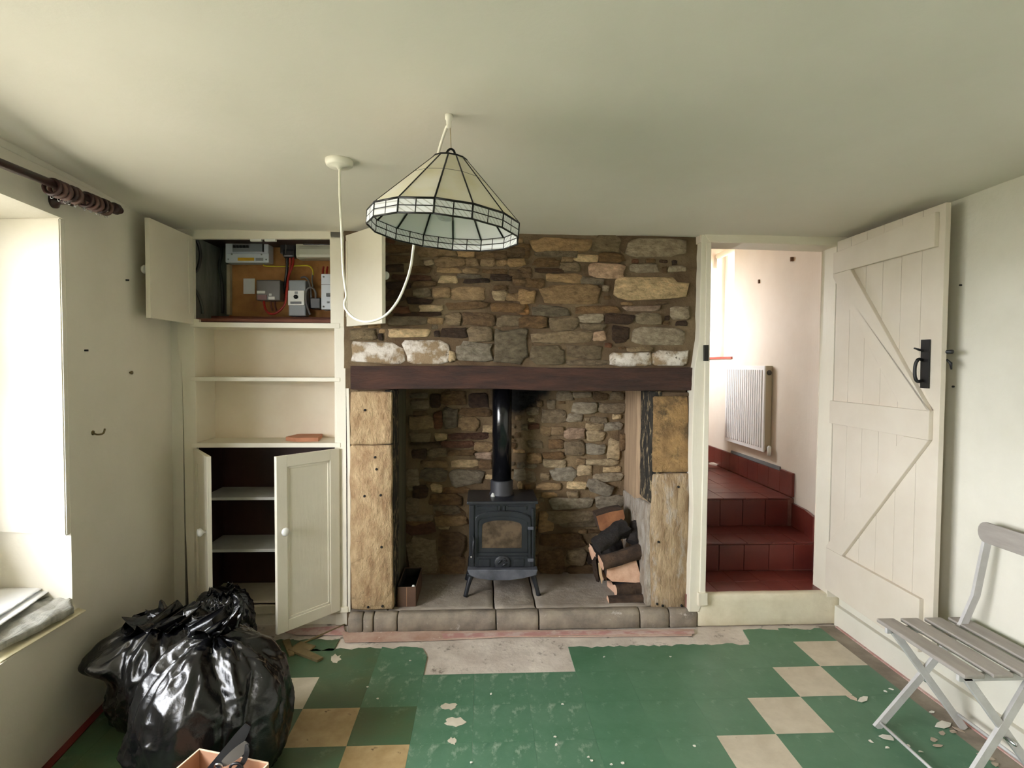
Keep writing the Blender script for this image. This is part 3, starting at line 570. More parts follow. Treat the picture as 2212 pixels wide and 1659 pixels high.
def cdoor(hinge, ang, wd, z0, z1, panel_out, knob_out, sgn, kz):
    """cupboard door: hinge xy, direction angle of its width, width; sgn = side of the outer face"""
    h = Vector((hinge[0], hinge[1], 0)); d = Vector((math.cos(ang), math.sin(ang), 0)); n = Vector((-d.y, d.x, 0)) * sgn   # n = outward (room) normal of the outer face
    def P(a, z, t): return h + d * a + n * t + Vector((0, 0, z))
    def slab(name, a0, a1, b0, b1, t0, t1, parent, bev=.002): return prism(name, [P(a0, b0, t0), P(a1, b0, t0), P(a1, b1, t0), P(a0, b1, t0)], n * (t1 - t0), WOODW, parent, bev)
    T = .02; st = .055
    dr = slab('cupboard_door', 0, wd, z0, z1, 0, .012, cu, .001)
    if panel_out:
        slab('door_stile', 0, st, z0, z1, .0115, T, dr); slab('door_stile', wd - st, wd, z0, z1, .0115, T, dr)
        slab('door_rail', st, wd - st, z1 - st, z1, .0115, T, dr); slab('door_rail', st, wd - st, z0, z0 + st, .0115, T, dr)
        for a0, a1, b0, b1 in ((st, st + .012, z0 + st, z1 - st), (wd - st - .012, wd - st, z0 + st, z1 - st), (st, wd - st, z1 - st - .012, z1 - st), (st, wd - st, z0 + st, z0 + st + .012)):
            slab('panel_moulding', a0, a1, b0, b1, .0115, .0165, dr, .002)
    else:
        slab('door_face', 0, wd, z0, z1, .0115, T, dr)
        slab('inner_batten', .035, .045, z0 + .05, z1 - .03, -.004, .001, dr, .001)
    knob(P(knob_out, kz, T), n, dr)
    return dr
def vec2(p): return (p.x, p.y)
# upper left: swung right round, inner face seen
hz0, hz1 = ony(416, 700, YF).z, ony(416, 512, YF).z
hL = ony(417, 600, YF - .004); fL = onz(322, 470, hz1)
aL = math.atan2(fL.y - hL.y, fL.x - hL.x); cdoor(vec2(hL), aL, math.hypot(fL.x - hL.x, fL.y - hL.y), hz0, hz1, False, .33, -1, (hz0 + hz1) / 2)
hz0, hz1 = ony(738, 706, YF).z, ony(738, 511, YF).z
hR = ony(741, 600, YF - .004); fy = 2.67; fR = ony(825, 600, fy)
aR = math.atan2(fR.y - hR.y, fR.x - hR.x); wR = math.hypot(fR.x - hR.x, fR.y - hR.y)
cdoor(vec2(hR), aR, wR, hz0, hz1, False, wR - .04, 1, (hz0 + hz1) / 2)
# lower pair
lz0, lz1 = ony(730, 1316, YF).z, ony(730, 968, YF).z
hl = ony(428, 1100, YF - .004); wdr = (Xb - Xa) / 2 - .004
fr = onz(592, 986, lz1); hr = ony(729, 1100, YF - .004)
ar = math.atan2(fr.y - hr.y, fr.x - hr.x); wr_ = math.hypot(fr.x - hr.x, fr.y - hr.y)
cdoor(vec2(hr), ar, wr_, lz0, lz1, True, wr_ - .03, 1, ony(612, 1148, fr.y).z)
fl_ = onz(456, 986, lz1); al = math.atan2(fl_.y - hl.y, fl_.x - hl.x); wl_ = math.hypot(fl_.x - hl.x, fl_.y - hl.y)
cdoor(vec2(hl), al, wl_, lz0, lz1, True, wl_ - .03, -1, ony(445, 1150, fl_.y).z)
print('doors', wR, wr_, wl_, math.degrees(ar), math.degrees(al), math.degrees(aL))
tl = tag(prism('terracotta_tile', [onz(u, v, ony(650, 957, YF).z) for u, v in ((617, 952), (640, 955), (688, 954), (697, 945), (668, 944), (642, 946))], (0, 0, .022), TERRA, None, .003), 'loose terracotta tile lying on the shelf above the lower doors', 'tile')

# ------------------------------------------------------------------ meters
def mz(X, Y): return 410 + X / 6.9125, 490 + Y / 6.9125
def mbox(name, X0, Y0, X1, Y1, y, dep, m, parent, bev=.003): a, b = mz(X0, Y0), mz(X1, Y1); return pxbox(name, a[0], a[1], b[0], b[1], y, dep, m, parent, bev)
def mpt(X, Y, y): a = mz(X, Y); return ony(a[0], a[1], y)
c1 = thing('consumer_unit', 'white consumer unit with yellow label and row of black switches', 'fuse box', mpt(850, 535, 3.2))
mbox('case', 528, 178, 1172, 532, 3.19, .08, BLUEW, c1, .006); mbox('cover', 536, 395, 1180, 535, 3.178, .02, BLUEW, c1, .004)
mbox('switch_panel', 636, 232, 1095, 370, 3.184, .01, GREYL, c1, .001); mbox('breaker_window', 895, 240, 1085, 362, 3.181, .01, GREYP, c1, .001)
mbox('end_strip', 1080, 240, 1098, 372, 3.179, .01, BLACKP, c1, .001)
for k in range(5): mbox('switch', 640 + k * 49, 272, 676 + k * 49, 312, 3.174, .014, BLACKP, c1, .001)
mbox('warning_label', 715, 460, 960, 506, 3.176, .004, YELLOW, c1, .0005); mbox('rating_label', 982, 464, 1095, 506, 3.176, .004, GREYL, c1, .0005)
for X, Y in ((572, 482), (1138, 488), (625, 408), (1068, 412)): lathe('screw', [(.004, 0), (.004, .006)], mpt(X, Y, 3.174), (0, 1, 0), GREYP, c1, 10)
c2 = thing('cut_out_fuse', 'black service fuse block at the top of the meter cupboard', 'fuse block', mpt(1460, 450, 3.22))
mbox('body', 1345, 195, 1575, 400, 3.2, .06, BLACKP, c2, .006); mbox('terminal_cover', 1380, 330, 1560, 450, 3.19, .06, BLACKP, c2, .01); mbox('rib', 1420, 250, 1436, 400, 3.185, .02, DGREYP, c2, .002)
c3 = thing('electricity_meter', 'cream electricity meter with rounded front and black display strip', 'meter', mpt(1830, 480, 3.2))
mbox('body', 1568, 190, 2180, 470, 3.17, .09, CREAMP, c3, .02); mbox('front_swell', 1590, 280, 2180, 462, 3.155, .05, CREAMP, c3, .018); mbox('display', 1690, 192, 2180, 268, 3.162, .02, BLACKP, c3, .003); mbox('display_insert', 1705, 196, 1850, 262, 3.159, .01, DGREYP, c3, .002)
c4 = thing('terminal_box', 'square dark grey meter terminal box with small white labels', 'terminal box', mpt(1170, 1100, 3.22))
mbox('body', 990, 792, 1350, 1098, 3.19, .07, DGREYP, c4, .006); mbox('label', 1002, 955, 1125, 995, 3.187, .004, WPLAST, c4, .0004); mbox('label', 1172, 1042, 1268, 1085, 3.187, .004, WPLAST, c4, .0004)
mbox('label', 1180, 995, 1222, 1028, 3.187, .004, WPLAST, c4, .0004); mbox('warning_strip', 1010, 1015, 1150, 1090, 3.188, .003, mat('dull_red_print', (120, 84, 82), rough=.4), c4, .0004)
c5 = thing('isolator_switch', 'tall grey isolator switch with white face and black rotary knob', 'switch', mpt(1600, 1335, 3.2))
mbox('body', 1472, 795, 1730, 1330, 3.18, .07, GREYP, c5, .006); mbox('face_plate', 1465, 950, 1708, 1170, 3.168, .02, mat('bright_white_plastic', (238, 238, 236), rough=.35), c5, .002)
lathe('rotary_knob', [(.011, 0), (.012, .004), (.010, .014)], mpt(1587, 1046, 3.169), (0, -1, 0), BLACKP, c5, 14); mbox('name_strip', 1500, 1115, 1666, 1150, 3.166, .004, BLACKP, c5, .0004); mbox('print_mark', 1565, 965, 1610, 1000, 3.166, .003, GREYL, c5, .0003)
c6 = thing('circuit_breaker_unit', 'narrow white breaker unit half hidden by the cupboard stile', 'breaker', mpt(2040, 1235, 3.15))
mbox('body', 1960, 702, 2180, 1235, 3.15, .08, BLUEW, c6, .004); mbox('switch', 2035, 990, 2180, 1040, 3.14, .015, BLACKP, c6, .002); mbox('seam', 1962, 858, 2180, 866, 3.149, .01, GREYL, c6, .0005); mbox('switch', 2045, 1110, 2080, 1140, 3.144, .01, GREYP, c6, .001)
for Y in (745, 1190): lathe('screw', [(.005, 0), (.005, .006)], mpt(1996, Y, 3.146), (0, 1, 0), GREYP, c6, 10)
tag(mbox('junction_box', 1790, 1055, 1950, 1222, 3.2, .06, BLACKP, None, .006), 'small black junction box between the isolator and the breaker', 'junction box')
tag(mbox('paper_label', 800, 772, 970, 1000, 3.268, .002, PAPER, None, 0), 'blank white paper label stuck on the brown back board', 'label')
tag(mbox('timber_batten', 548, 560, 600, 1310, 3.24, .03, mat('pale_batten', (176, 164, 138), (150, 138, 112), rough=.8), None, .002), 'pale upright batten at the edge of the brown back board', 'batten')
def cable(label, pts, r, m, name='cable', group=None): return tag(tube(name, spline([mpt(*p) for p in pts], 6), r, m, None, 8), label, 'cable', group)
cable('thick red cable looping under the terminal box', [(1545, 430, 3.215), (1540, 560, 3.2), (1475, 740, 3.19), (1450, 950, 3.17), (1420, 1150, 3.16), (1320, 1270, 3.16), (1210, 1300, 3.17), (1130, 1230, 3.19), (1105, 1095, 3.22)], .0065, REDC)
cable('straight red cable hanging from the black fuse block', [(1500, 430, 3.22), (1500, 600, 3.225), (1470, 760, 3.23), (1445, 900, 3.24)], .0065, REDC)
cable('black cable hanging beside the red ones', [(1450, 430, 3.225), (1452, 620, 3.235), (1430, 800, 3.245), (1395, 1000, 3.25)], .008, BLACKP)
cable('yellow earth cable running across the back board', [(1100, 565, 3.25), (1140, 585, 3.24), (1400, 592, 3.235), (1700, 578, 3.235), (1790, 590, 3.23), (1835, 650, 3.225), (1842, 720, 3.22)], .004, YELC)
cable('grey cable hooking over to the black junction box', [(1660, 760, 3.23), (1720, 752, 3.22), (1770, 800, 3.215), (1800, 920, 3.21), (1815, 1060, 3.21)], .0055, GREYC)
cable('grey cable arching down beside the isolator', [(1880, 1070, 3.2), (1870, 960, 3.19), (1810, 905, 3.185), (1745, 950, 3.18), (1735, 1120, 3.18), (1795, 1310, 3.17)], .0055, GREYC)
cable('thin grey cable dropping from the yellow one', [(1835, 680, 3.23), (1825, 800, 3.225), (1840, 900, 3.22)], .004, GREYC)
for i, X in enumerate((1210, 1270)): cable(('left of two short brown cables', 'right of two short brown cables')[i] + ' under the terminal box', [(X, 1095, 3.23), (X + 5, 1180, 3.225), (X + 25, 1250, 3.22)], .005, mat('brown_cable', (92, 48, 36), rough=.45))
for i, X in enumerate((1985, 2045)): cable(('left of two red wires', 'right of two red wires')[i] + ' entering the top of the breaker unit', [(X, 700, 3.19), (X + 3, 650, 3.2), (X + 12, 600, 3.22)], .0055, REDC)
cable('black cable loop against the grey plaster, upper one', [(60, 170, 2.985), (120, 230, 3.0), (160, 400, 3.01), (140, 560, 3.005), (95, 660, 2.99), (40, 680, 2.98)], .0085, BLACKP)
cable('dark cable curving to the cupboard floor, lower one', [(40, 880, 2.985), (95, 960, 2.995), (150, 1080, 3.01), (185, 1200, 3.02), (192, 1300, 3.02)], .008, mat('dark_olive_cable', (52, 54, 44), rough=.5))
cable('dark cable drop along the edge of the plaster', [(465, 200, 3.27), (468, 420, 3.265), (440, 580, 3.26), (470, 800, 3.26), (490, 1050, 3.265), (488, 1290, 3.26)], .009, mat('grimy_cable', (40, 38, 34), rough=.6))

# ================================================================== DOORWAY
tr = thing('trim_1', 'cream painted frame around the open doorway', 'door frame', (1.5, 2.86, 0), kind='structure')
pxpoly('jamb', [(1516, 503), (1537, 520), (1536, 620), (1533, 800), (1530, 1000), (1526, 1200), (1524, 1284), (1510, 1322), (1488, 1322), (1492, 1200), (1497, 1100), (1494, 1000), (1497, 880), (1500, 800), (1511, 730), (1513, 620)], 2.865, .16, WOODW, tr, .004)
pxpoly('jamb_bead', [(1527, 524), (1537, 524), (1533, 800), (1530, 1000), (1524, 1284), (1512, 1284), (1519, 1000), (1523, 800)], 2.855, .02, WOODW, tr, .003)
pxpoly('jamb_foot_block', [(1509, 1282), (1529, 1282), (1529, 1308), (1509, 1310)], 2.845, .03, WOODK, tr, .003)
pxpoly('head', [(1516, 500), (1830, 506), (1830, 532), (1534, 522)], 2.862, .16, WOODW, tr, .004)
a = ony(1806, 540, 2.862)
pxpoly('jamb', [(1808, 524), (1835, 524), (1830, 1290), (1786, 1290)], 2.866, .13, WOODW, tr, .003)
pxbox('latch_keep', 1522, 745, 1531, 780, 2.848, .02, BLACKIRON, tr, .001)
box('lintel', (1.12, 2.87, 2.03), (1.95, 3.02, 2.8), PASS, tr)
# painted step up into the doorway
pz = ony(1600, 1284, 2.868).z
rough_block('step_front', [(ony(1507, 1320, 2.868).x, 2.868, 0), (1.92, 2.868, 0), (1.92, 2.868, pz), (ony(1507, 1320, 2.868).x, 2.868, pz)], (0, .05, 0), mat('cream_painted_step', (222, 214, 190), (206, 196, 170), rough=.6, scale=7, bump=.003, speck=(150, 138, 112), sscale=12, samt=.7), tr, amp=.003)
# stairs
Q = .152; st = thing('stairs', 'red quarry tile steps rising through the doorway', 'stairs', (1.6, 3.2, 0), kind='structure')
RY = (2.895, 3.215, 3.56); TZs = (.168, .335, .522); XL, XR = 1.14, 2.03
box('step_core', (XL - .05, 2.9, 0), (XR + .1, 6.1, TZs[0] - .008), GROUT, st); box('step_core', (XL - .05, RY[1] + .006, 0), (XR + .1, 6.1, TZs[1] - .008), GROUT, st); box('step_core', (XL - .05, RY[2] + .006, 0), (XR + .1, 6.1, TZs[2] - .008), GROUT, st)
qm = {}
def qtile(x0, x1, y0, y1, z0, z1): box('quarry_tile', (x0 + .0012, y0 + .0012, z0), (x1 - .0012, y1 - .0012, z1 + R.uniform(-.0008, .0008)), QUARRY, st, .002)
def qrow(y0, y1, z):
    x = XR
    while x > XL: qtile(max(x - Q, XL), x, y0, y1, z - .01, z); x -= Q
for k in range(2):
    d = (RY[k + 1] - RY[k]) / 2; qrow(RY[k], RY[k] + d, TZs[k]); qrow(RY[k] + d, RY[k + 1], TZs[k])
    x = XR - .02
    while x > XL:
        box('quarry_tile', (max(x - Q, XL) + .0015, RY[k + 1] - .004, TZs[k] + .003), (x - .0015, RY[k + 1] + .008, TZs[k + 1] - .012), QUARRY, st, .002); x -= Q
for j in range(14): qrow(RY[2] - .008 + j * Q, RY[2] - .008 + (j + 1) * Q, TZs[2])
# passage walls
ps = thing('wall_passage', 'peach-cream wall of the stair passage seen through the doorway', 'wall', (2, 4, 0), kind='structure')
# wall kinks where the landing begins
kink = [(1.86, 2.99), (2.045, 3.40), (2.06, 3.6), (2.06, 4.53)]
bm = bmesh.new()
cv = spline([(x, y, 0) for x, y in ((1.845, 2.985), (1.95, 3.12), (2.03, 3.32), (2.055, 3.55), (2.06, 3.9), (2.06, 4.53))], 6)
prof = [(p.x, p.y) for p in cv]
lo = [bm.verts.new((x, y, 0)) for x, y in prof]; hi = [bm.verts.new((x, y, 2.8)) for x, y in prof]; lo2 = [bm.verts.new((2.62, y, 0)) for x, y in prof]; hi2 = [bm.verts.new((2.62, y, 2.8)) for x, y in prof]
for i in range(len(prof) - 1):
    bm.faces.new((lo[i], lo[i + 1], hi[i + 1], hi[i])); bm.faces.new((lo2[i], hi2[i], hi2[i + 1], lo2[i + 1])); bm.faces.new((hi[i], hi[i + 1], hi2[i + 1], hi2[i]))
bm.faces.new((lo[-1], lo2[-1], hi2[-1], hi[-1])); bm.faces.new((lo[0], hi[0], hi2[0], lo2[0]))
from_bm('wall_panel', bm, PASS, ps, True).data.polygons.foreach_set('use_smooth', [False] * (3 * (len(prof) - 1) + 2))
SZ2 = ony(1560, 770, 4.53).z; TZ2 = 2.52
box('wall_panel', (2.06, 4.53, 0), (2.62, 5.25, SZ2 - .02), PASS, ps); box('wall_panel', (2.06, 4.53, TZ2), (2.62, 5.25, 2.8), PASS, ps); box('wall_panel', (2.06, 5.25, 0), (2.62, 6.3, 2.8), PASS, ps)
box('wall_panel', (1.0, 6.1, 0), (2.62, 6.3, 2.8), PASS, ps); 
for a_, b_, c_, d_ in ((3.0, 4.65, 0, 2.8), (4.65, 5.2, 0, 1.55), (4.65, 5.2, 2.3, 2.8), (5.2, 6.3, 0, 2.8)): box('wall_panel', (1.06, a_, c_), (XL, b_, d_), PASS, ps)
w4 = thing('window_4', 'white framed window in the hidden side of the passage', 'window', (1.08, 4.9, 1.55), kind='structure')  # unseen window, put in to light the radiator wall opposite
for y_ in (4.65, 5.15): box('frame', (1.07, y_, 1.55), (1.12, y_ + .05, 2.3), UPVC, w4, .002)
for z_ in (1.55, 2.25): box('frame', (1.07, 4.7, z_), (1.12, 5.15, z_ + .05), UPVC, w4, .002)
box('pane', (1.09, 4.7, 1.6), (1.095, 5.15, 2.25), PANE, w4)
portal((1.03, 4.92, 1.92), (math.pi / 2, 0, -math.pi / 2), .55, .75)
box('passage_ceiling', (1.0, 2.87, 2.75), (2.7, 6.3, 2.9), PASS, ps)
w3 = thing('window_3', 'white framed window glimpsed in the passage beyond the doorway', 'window', (2.45, 5.1, SZ2), kind='structure')
box('sill', (2.045, 4.53, SZ2 - .02), (2.34, 5.25, SZ2), mat('red_tile_sill', (176, 92, 78), (156, 72, 60), rough=.4), w3, .002)
GXW = 2.31
for z in (SZ2, TZ2 - .05, (SZ2 + TZ2) / 2 - .02): box('frame', (GXW - .005, 4.53, z), (GXW + .035, 5.25, z + (.05 if z != (SZ2 + TZ2) / 2 - .02 else .03)), UPVC, w3, .002)
for y in (4.53, 4.865, 5.195): box('frame', (GXW - .01, y, SZ2), (GXW + .04, y + .055, TZ2), UPVC, w3, .002)
for y in (4.585, 4.92): box('pane', (GXW + .012, y, SZ2 + .05), (GXW + .017, y + .275, TZ2 - .05), PANE, w3)
tube('blind_roller', [(2.22, 4.56, TZ2 - .09), (2.22, 5.23, TZ2 - .09)], .028, BLIND, w3, 14)
box('blind_bracket', (2.205, 5.215, TZ2 - .2), (2.24, 5.23, TZ2 - .09), UPVC, w3, .003)
portal((GXW + .09, 4.89, (SZ2 + TZ2) / 2), (math.pi / 2, 0, math.pi / 2), .72, TZ2 - SZ2)
# skirting tiles up the passage wall
def sk(p0, p1, z0, z1): 
    d = Vector((p1[0] - p0[0], p1[1] - p0[1], 0)).normalized(); n = Vector((-d.y, d.x, 0))
    a, b = Vector((p0[0], p0[1], z0)) + d * .001, Vector((p1[0], p1[1], z0)) - d * .001
    prism('skirting_tile', [a, b, b + Vector((0, 0, z1 - z0)), a + Vector((0, 0, z1 - z0))], n * .018, QUARRY, st, .002)
def wallx(y):
    for (xa, ya), (xb, yb) in zip(prof, prof[1:]):
        if ya <= y <= yb: return xa + (xb - xa) * (y - ya) / (yb - ya)
    return 2.06
def skrun(y0, y1, z0, z1, n):
    for k in range(n):
        a, b = y0 + (y1 - y0) * k / n, y0 + (y1 - y0) * (k + 1) / n; sk((wallx(a) - .001, a), (wallx(b) - .001, b), z0, z1)
skrun(3.10, 3.215, TZs[0], TZs[0] + .15, 1); skrun(3.215, 3.56, TZs[1], TZs[1] + .15, 2); skrun(3.56, 3.72, TZs[2], TZs[2] + .16, 1); skrun(3.72, 5.6, TZs[2], TZs[2] + .145, 12)
prism('membrane_strip', [(2.058, 3.74, TZs[2] + .147), (2.058, 4.5, TZs[2] + .147), (2.058, 4.5, TZs[2] + .168), (2.058, 3.74, TZs[2] + .172)], (-.01, 0, 0), LEADP, st)
# radiator on the passage wall
xr_ = 2.0; rd = thing('radiator', 'white ribbed panel radiator on the passage wall', 'radiator', (2.0, 4.1, .6))
q0 = onx(1652, 790, xr_); q1 = onx(1568, 796, xr_); zb2 = onx(1652, 978, xr_).z
y0, y1 = q0.y, q1.y
box('panel', (xr_, y0, zb2), (xr_ + .012, y1, q0.z), RADI, rd, .004)
k = y0 + .03
while k < y1 - .02:
    box('rib', (xr_ - .007, k, zb2 + .03), (xr_ + .003, k + .018, q0.z - .03), RADI, rd, .003); k += .0333
box('end_panel', (xr_ + .01, y0 + .002, zb2 + .01), (2.058, y0 + .02, q0.z), RADS, rd, .003)
lathe('end_vent', [(.018, 0), (.018, .006)], (xr_ + .034, y0 + .004, q0.z - .05), (0, -1, 0), DGREYP, rd, 16)
lathe('valve', [(.012, 0), (.014, .03), (.014, .06), (.006, .07)], (xr_ + .03, y0 - .03, zb2 - .02), (0, 0, 1), UPVC, rd, 12)
for i, (u, v) in enumerate(((1711, 560), (1641, 608))):
    p = onx(u, v, 2.05 if i == 0 else 2.06); tag(box('wall_plug', (p.x - .012, p.y - .006, p.z - .014), (p.x + .03, p.y + .006, p.z + .014), mat('brown_plug', (112, 84, 62), rough=.8), None, .002), ('brown wall plug high on the passage wall nearest the door head', 'brown wall plug on the passage wall beside the window')[i], 'wall plug')
p = onz(1534, 998, TZs[2])
for i, (u, v) in enumerate(((1536, 996), (1546, 1004))):
    p = onz(u, v, TZs[2]); tag(prism('plaster_flake', [p + Vector((math.cos(t) * (.05 + .02 * math.sin(3 * t + i)), math.sin(t) * .06, 0)) for t in [k * .9 for k in range(7)]], (0, 0, .012), mat('plaster_white', (206, 192, 176), rough=.9), None), ('whitish plaster flake on the landing at the frame edge', 'whitish plaster flake on the landing further from the frame')[i], 'flake')
def sack(name, label, c, r, h, m):
    bm = bmesh.new(); bmesh.ops.create_icosphere(bm, subdivisions=4, radius=1)
    for v in bm.verts:
        q = v.co.copy(); k = 1 + .16 * nz(q, 2.2) + .06 * nz(q, 5)
        z = max(-.82, q.z) ; v.co = Vector((c[0] + q.x * r * k, c[1] + q.y * r * k, c[2] + h * (z * (1 if z < 0 else k) + .82) / 1.82))
    return tag(from_bm(name, bm, m, None, True), label, 'sack')
sack('rubble_sack', 'pale lumpy sack on the landing just past the door frame', (1.775, 4.62, TZs[2]), .105, .27, mat('pale_sacking', (176, 158, 142), (120, 104, 92), rough=.9, scale=12))
sack('cloth_bag', 'dark bag resting on the pale sack, just past the door frame', (1.785, 4.62, TZs[2] + .262), .10, .36, mat('dark_slate_cloth', (52, 54, 60), (38, 40, 44), rough=.9))

# ------------------------------------------------------------------ plank door
hg = ony(1806, 900, 2.845); hgx, hgy = 1.835, 2.835
fe = ony(2044, 442, 2.13); Dd = Vector((fe.x - hgx, fe.y - hgy, 0)); DW = Dd.length; Dd.normalize(); Dn = Vector((Dd.y, -Dd.x, 0))
if Dn.x > 0: Dn = -Dn                                       # normal towards the room
P0 = Vector((hgx, hgy, 0))
print('door', DW, Dd, fe)
dz0, dz1 = .208, 2.038
do = thing('door_1', 'cream ledged and braced plank door standing open against the wall', 'door', (hgx, hgy, dz0), kind='structure')
npl = 6
for k in range(npl):
    a0, a1 = DW * k / npl + .001, DW * (k + 1) / npl - .001; A = P0 + Dd * a0; B = P0 + Dd * a1
    prism('plank', [A + Vector((0, 0, dz0)), B + Vector((0, 0, dz0)), B + Vector((0, 0, dz1)), A + Vector((0, 0, dz1))], -Dn * .022, DOORP, do, .002)
def dpoly(name, pts, th=.02, m=DOORP, parent=None, bev=.003, off=0):
    return prism(name, [onp(u, v, P0 + Dn * off, Dn) for u, v in pts], Dn * th, m, parent or do, bev)
def dl(pts, th=.02, name='ledge'):
    """polygon in door coordinates (metres from hinge, height)"""
    return prism(name, [P0 + Dd * a + Vector((0, 0, z)) for a, z in pts], Dn * th, DOORP, do, .003)
def duv(u, v): p = onp(u, v, P0, Dn); return ((p - P0).dot(Dd), p.z)
e = DW - .03
tA, tB = duv(1845, 582), duv(2014, 537); m0, m1 = duv(2006, 888), duv(2008, 950); b0, b1 = duv(1826, 1200), duv(1986, 1290); mt = duv(1812, 866); mr = duv(1955, 882)
zt_, zm1, zm0, zb1 = (tA[1] + tB[1]) / 2, (mt[1] + mr[1]) / 2, m1[1], (b0[1] + b1[1]) / 2
dl([(.0, zt_), (e, zt_), (e, dz1 - .03), (.0, dz1 - .06)])
dl([(.0, zm0), (e, zm0), (e, zm1), (.0, zm1)])
dl([(.0, dz0 + .0), (e - .02, dz0 + .0), (e - .02, zb1), (.0, zb1)])
k1 = (zt_ - m0[1]) / (e - tA[0]); dl([(tA[0], zt_), (.0, zt_), (.0, min(zt_ - .01, zm1 + mr[0] * k1)), (mr[0], zm1), (e, zm1), (e, m0[1])], .0195, 'brace')
q_ = duv(1905, 1020); k2 = (m1[1] - zb1) / (e - b0[0]); dl([(b0[0], zb1), (e, m1[1]), (q_[0] + (zm0 - q_[1]) / k2, zm0), (.0, q_[1] - k2 * q_[0]), (.0, zb1)], .0195, 'brace')
la = dpoly('latch_plate', [(1992, 734), (2011, 733), (2008, 839), (1990, 838)], .006, BLACKIRON, None, .001, off=.002)
hp = [onp(u, v, P0 + Dn * o_, Dn) for u, v, o_ in ((1992, 778, .008), (1984, 776, .035), (1978, 786, .045), (1976, 800, .047), (1977, 815, .045), (1982, 824, .035), (1992, 822, .008))]
tube('latch_handle', spline(hp, 5), .0065, BLACKIRON, la, 8)
tube('latch_lever', [onp(1994, 758, P0 + Dn * .006, Dn), onp(1984, 755, P0 + Dn * .03, Dn), onp(1974, 752, P0 + Dn * .045, Dn)], [.005, .005, .003], BLACKIRON, la, 8)
fp = P0 + Dd * (DW - .004) - Dn * .024
zl = onp(2040, 760, P0 + Dd * DW, Dd).z
tube('latch_bar', [fp + Vector((-.0, 0, zl)) - Dd * .08, fp + Dd * .028 + Vector((0, 0, zl))], .008, BLACKIRON, la, 8)
tube('latch_thumb', [fp + Vector((0, 0, zl - .03)), fp + Dd * .01 - Dn * .01 + Vector((0, 0, zl - .045)), fp + Dd * .012 - Dn * .012 + Vector((0, 0, zl - .07))], [.004, .006, .003], BLACKIRON, la, 8)

# ================================================================== STOVE
YS = 3.085
sv = thing('wood_stove', 'small black cast iron wood stove on splayed legs in the fireplace', 'stove', ony(1085, 1290, YS) )
def sb(name, u0, v0, u1, v1, y=YS, dep=.02, m=IRON, parent=None, bev=.003): return pxbox(name, u0, v0, u1, v1, y, dep, m, parent or sv, bev)
bx0, bx1 = ony(1013, 1150, YS).x, ony(1157, 1150, YS).x; bz0, bz1 = ony(1085, 1238, YS).z, ony(1085, 1088, YS).z
box('body', (bx0, YS, bz0), (bx1, YS + .27, bz1), IRON, sv, .006)
box('top_plate', (bx0 - .012, YS - .015, bz1 - .002), (bx1 + .012, YS + .285, bz1 + .016), IRON, sv, .006)
box('base_plate', (bx0 - .01, YS - .012, bz0 - .014), (bx1 + .01, YS + .28, bz0 + .002), IRON, sv, .004)
# arched door
def arch(u0, u1, vt, vs, vb, n=12):
    pts = [(u0, vb), (u0, vs)]
    for k in range(1, n):
        t = math.pi * (1 - k / n); pts.append(((u0 + u1) / 2 + (u1 - u0) / 2 * math.cos(t), vs - (vs - vt) * math.sin(t) ** .75))
    return pts + [(u1, vs), (u1, vb)]
dr = pxpoly('stove_door', arch(1026, 1147, 1104, 1124, 1230), YS - .014, .016, IRON, sv, .003)
def ringpoly(name, outer, inner, y, dep, m, parent):
    bm = bmesh.new(); n = len(outer); A = [bm.verts.new(ony(u, v, y)) for u, v in outer]; B = [bm.verts.new(ony(u, v, y)) for u, v in inner]
    A2 = [bm.verts.new(v.co + Vector((0, dep, 0))) for v in A]; B2 = [bm.verts.new(v.co + Vector((0, dep, 0))) for v in B]
    for i in range(n):
        j = (i + 1) % n
        bm.faces.new((A[i], A[j], B[j], B[i])); bm.faces.new((A[i], A2[i], A2[j], A[j])); bm.faces.new((B[i], B[j], B2[j], B2[i])); bm.faces.new((A2[i], B2[i], B2[j], A2[j]))
    bmesh.ops.recalc_face_normals(bm, faces=bm.faces)
    return from_bm(name, bm, m, parent)
ringpoly('door_moulding', arch(1027, 1146, 1106, 1126, 1200), arch(1032, 1141, 1112, 1130, 1195), YS - .021, .01, IRON, dr)
ringpoly('window_frame', arch(1034, 1139, 1116, 1132, 1192), arch(1041, 1127, 1124, 1138, 1184), YS - .018, .008, IRON, dr)
pxpoly('stove_glass', arch(1041, 1127, 1123, 1136, 1185), YS - .0155, .002, STOVEGL, dr)
for u0, u1 in ((1034, 1058), (1110, 1132)): sb('panel_boss', u0, 1208, u1, 1224, YS - .019, .008, IRON, dr, .002)
sb('panel_bead', 1030, 1202, 1140, 1205, YS - .019, .008, IRON, dr, .001); sb('panel_bead', 1030, 1225, 1140, 1228, YS - .019, .008, IRON, dr, .001)
c = ony(1085, 1216, YS - .014); lathe('air_wheel', [(.046, 0), (.046, .006), (.040, .010), (.001, .011)], c, (0, -1, 0), IRON, dr, 24)
bm = bmesh.new()                                            # small cast leaf on the wheel
for q in ((-.028, -.004, .0, .02), (.0, .02, .026, .012), (-.005, -.016, .03, .0)):
    pts = [Vector((q[0], -.012, q[1])), Vector(((q[0] + q[2]) / 2, -.016, (q[1] + q[3]) / 2 + .008)), Vector((q[2], -.012, q[3]))]; bm_tube(bm, [c + p for p in pts], [.002, .007, .002], 6)
from_bm('leaf_casting', bm, IRON, dr, True)
for v in (1141, 1210): 
    sb('hinge', 1140, v - 3, 1153, v + 4, YS - .022, .02, ASHLIP, sv, .003)
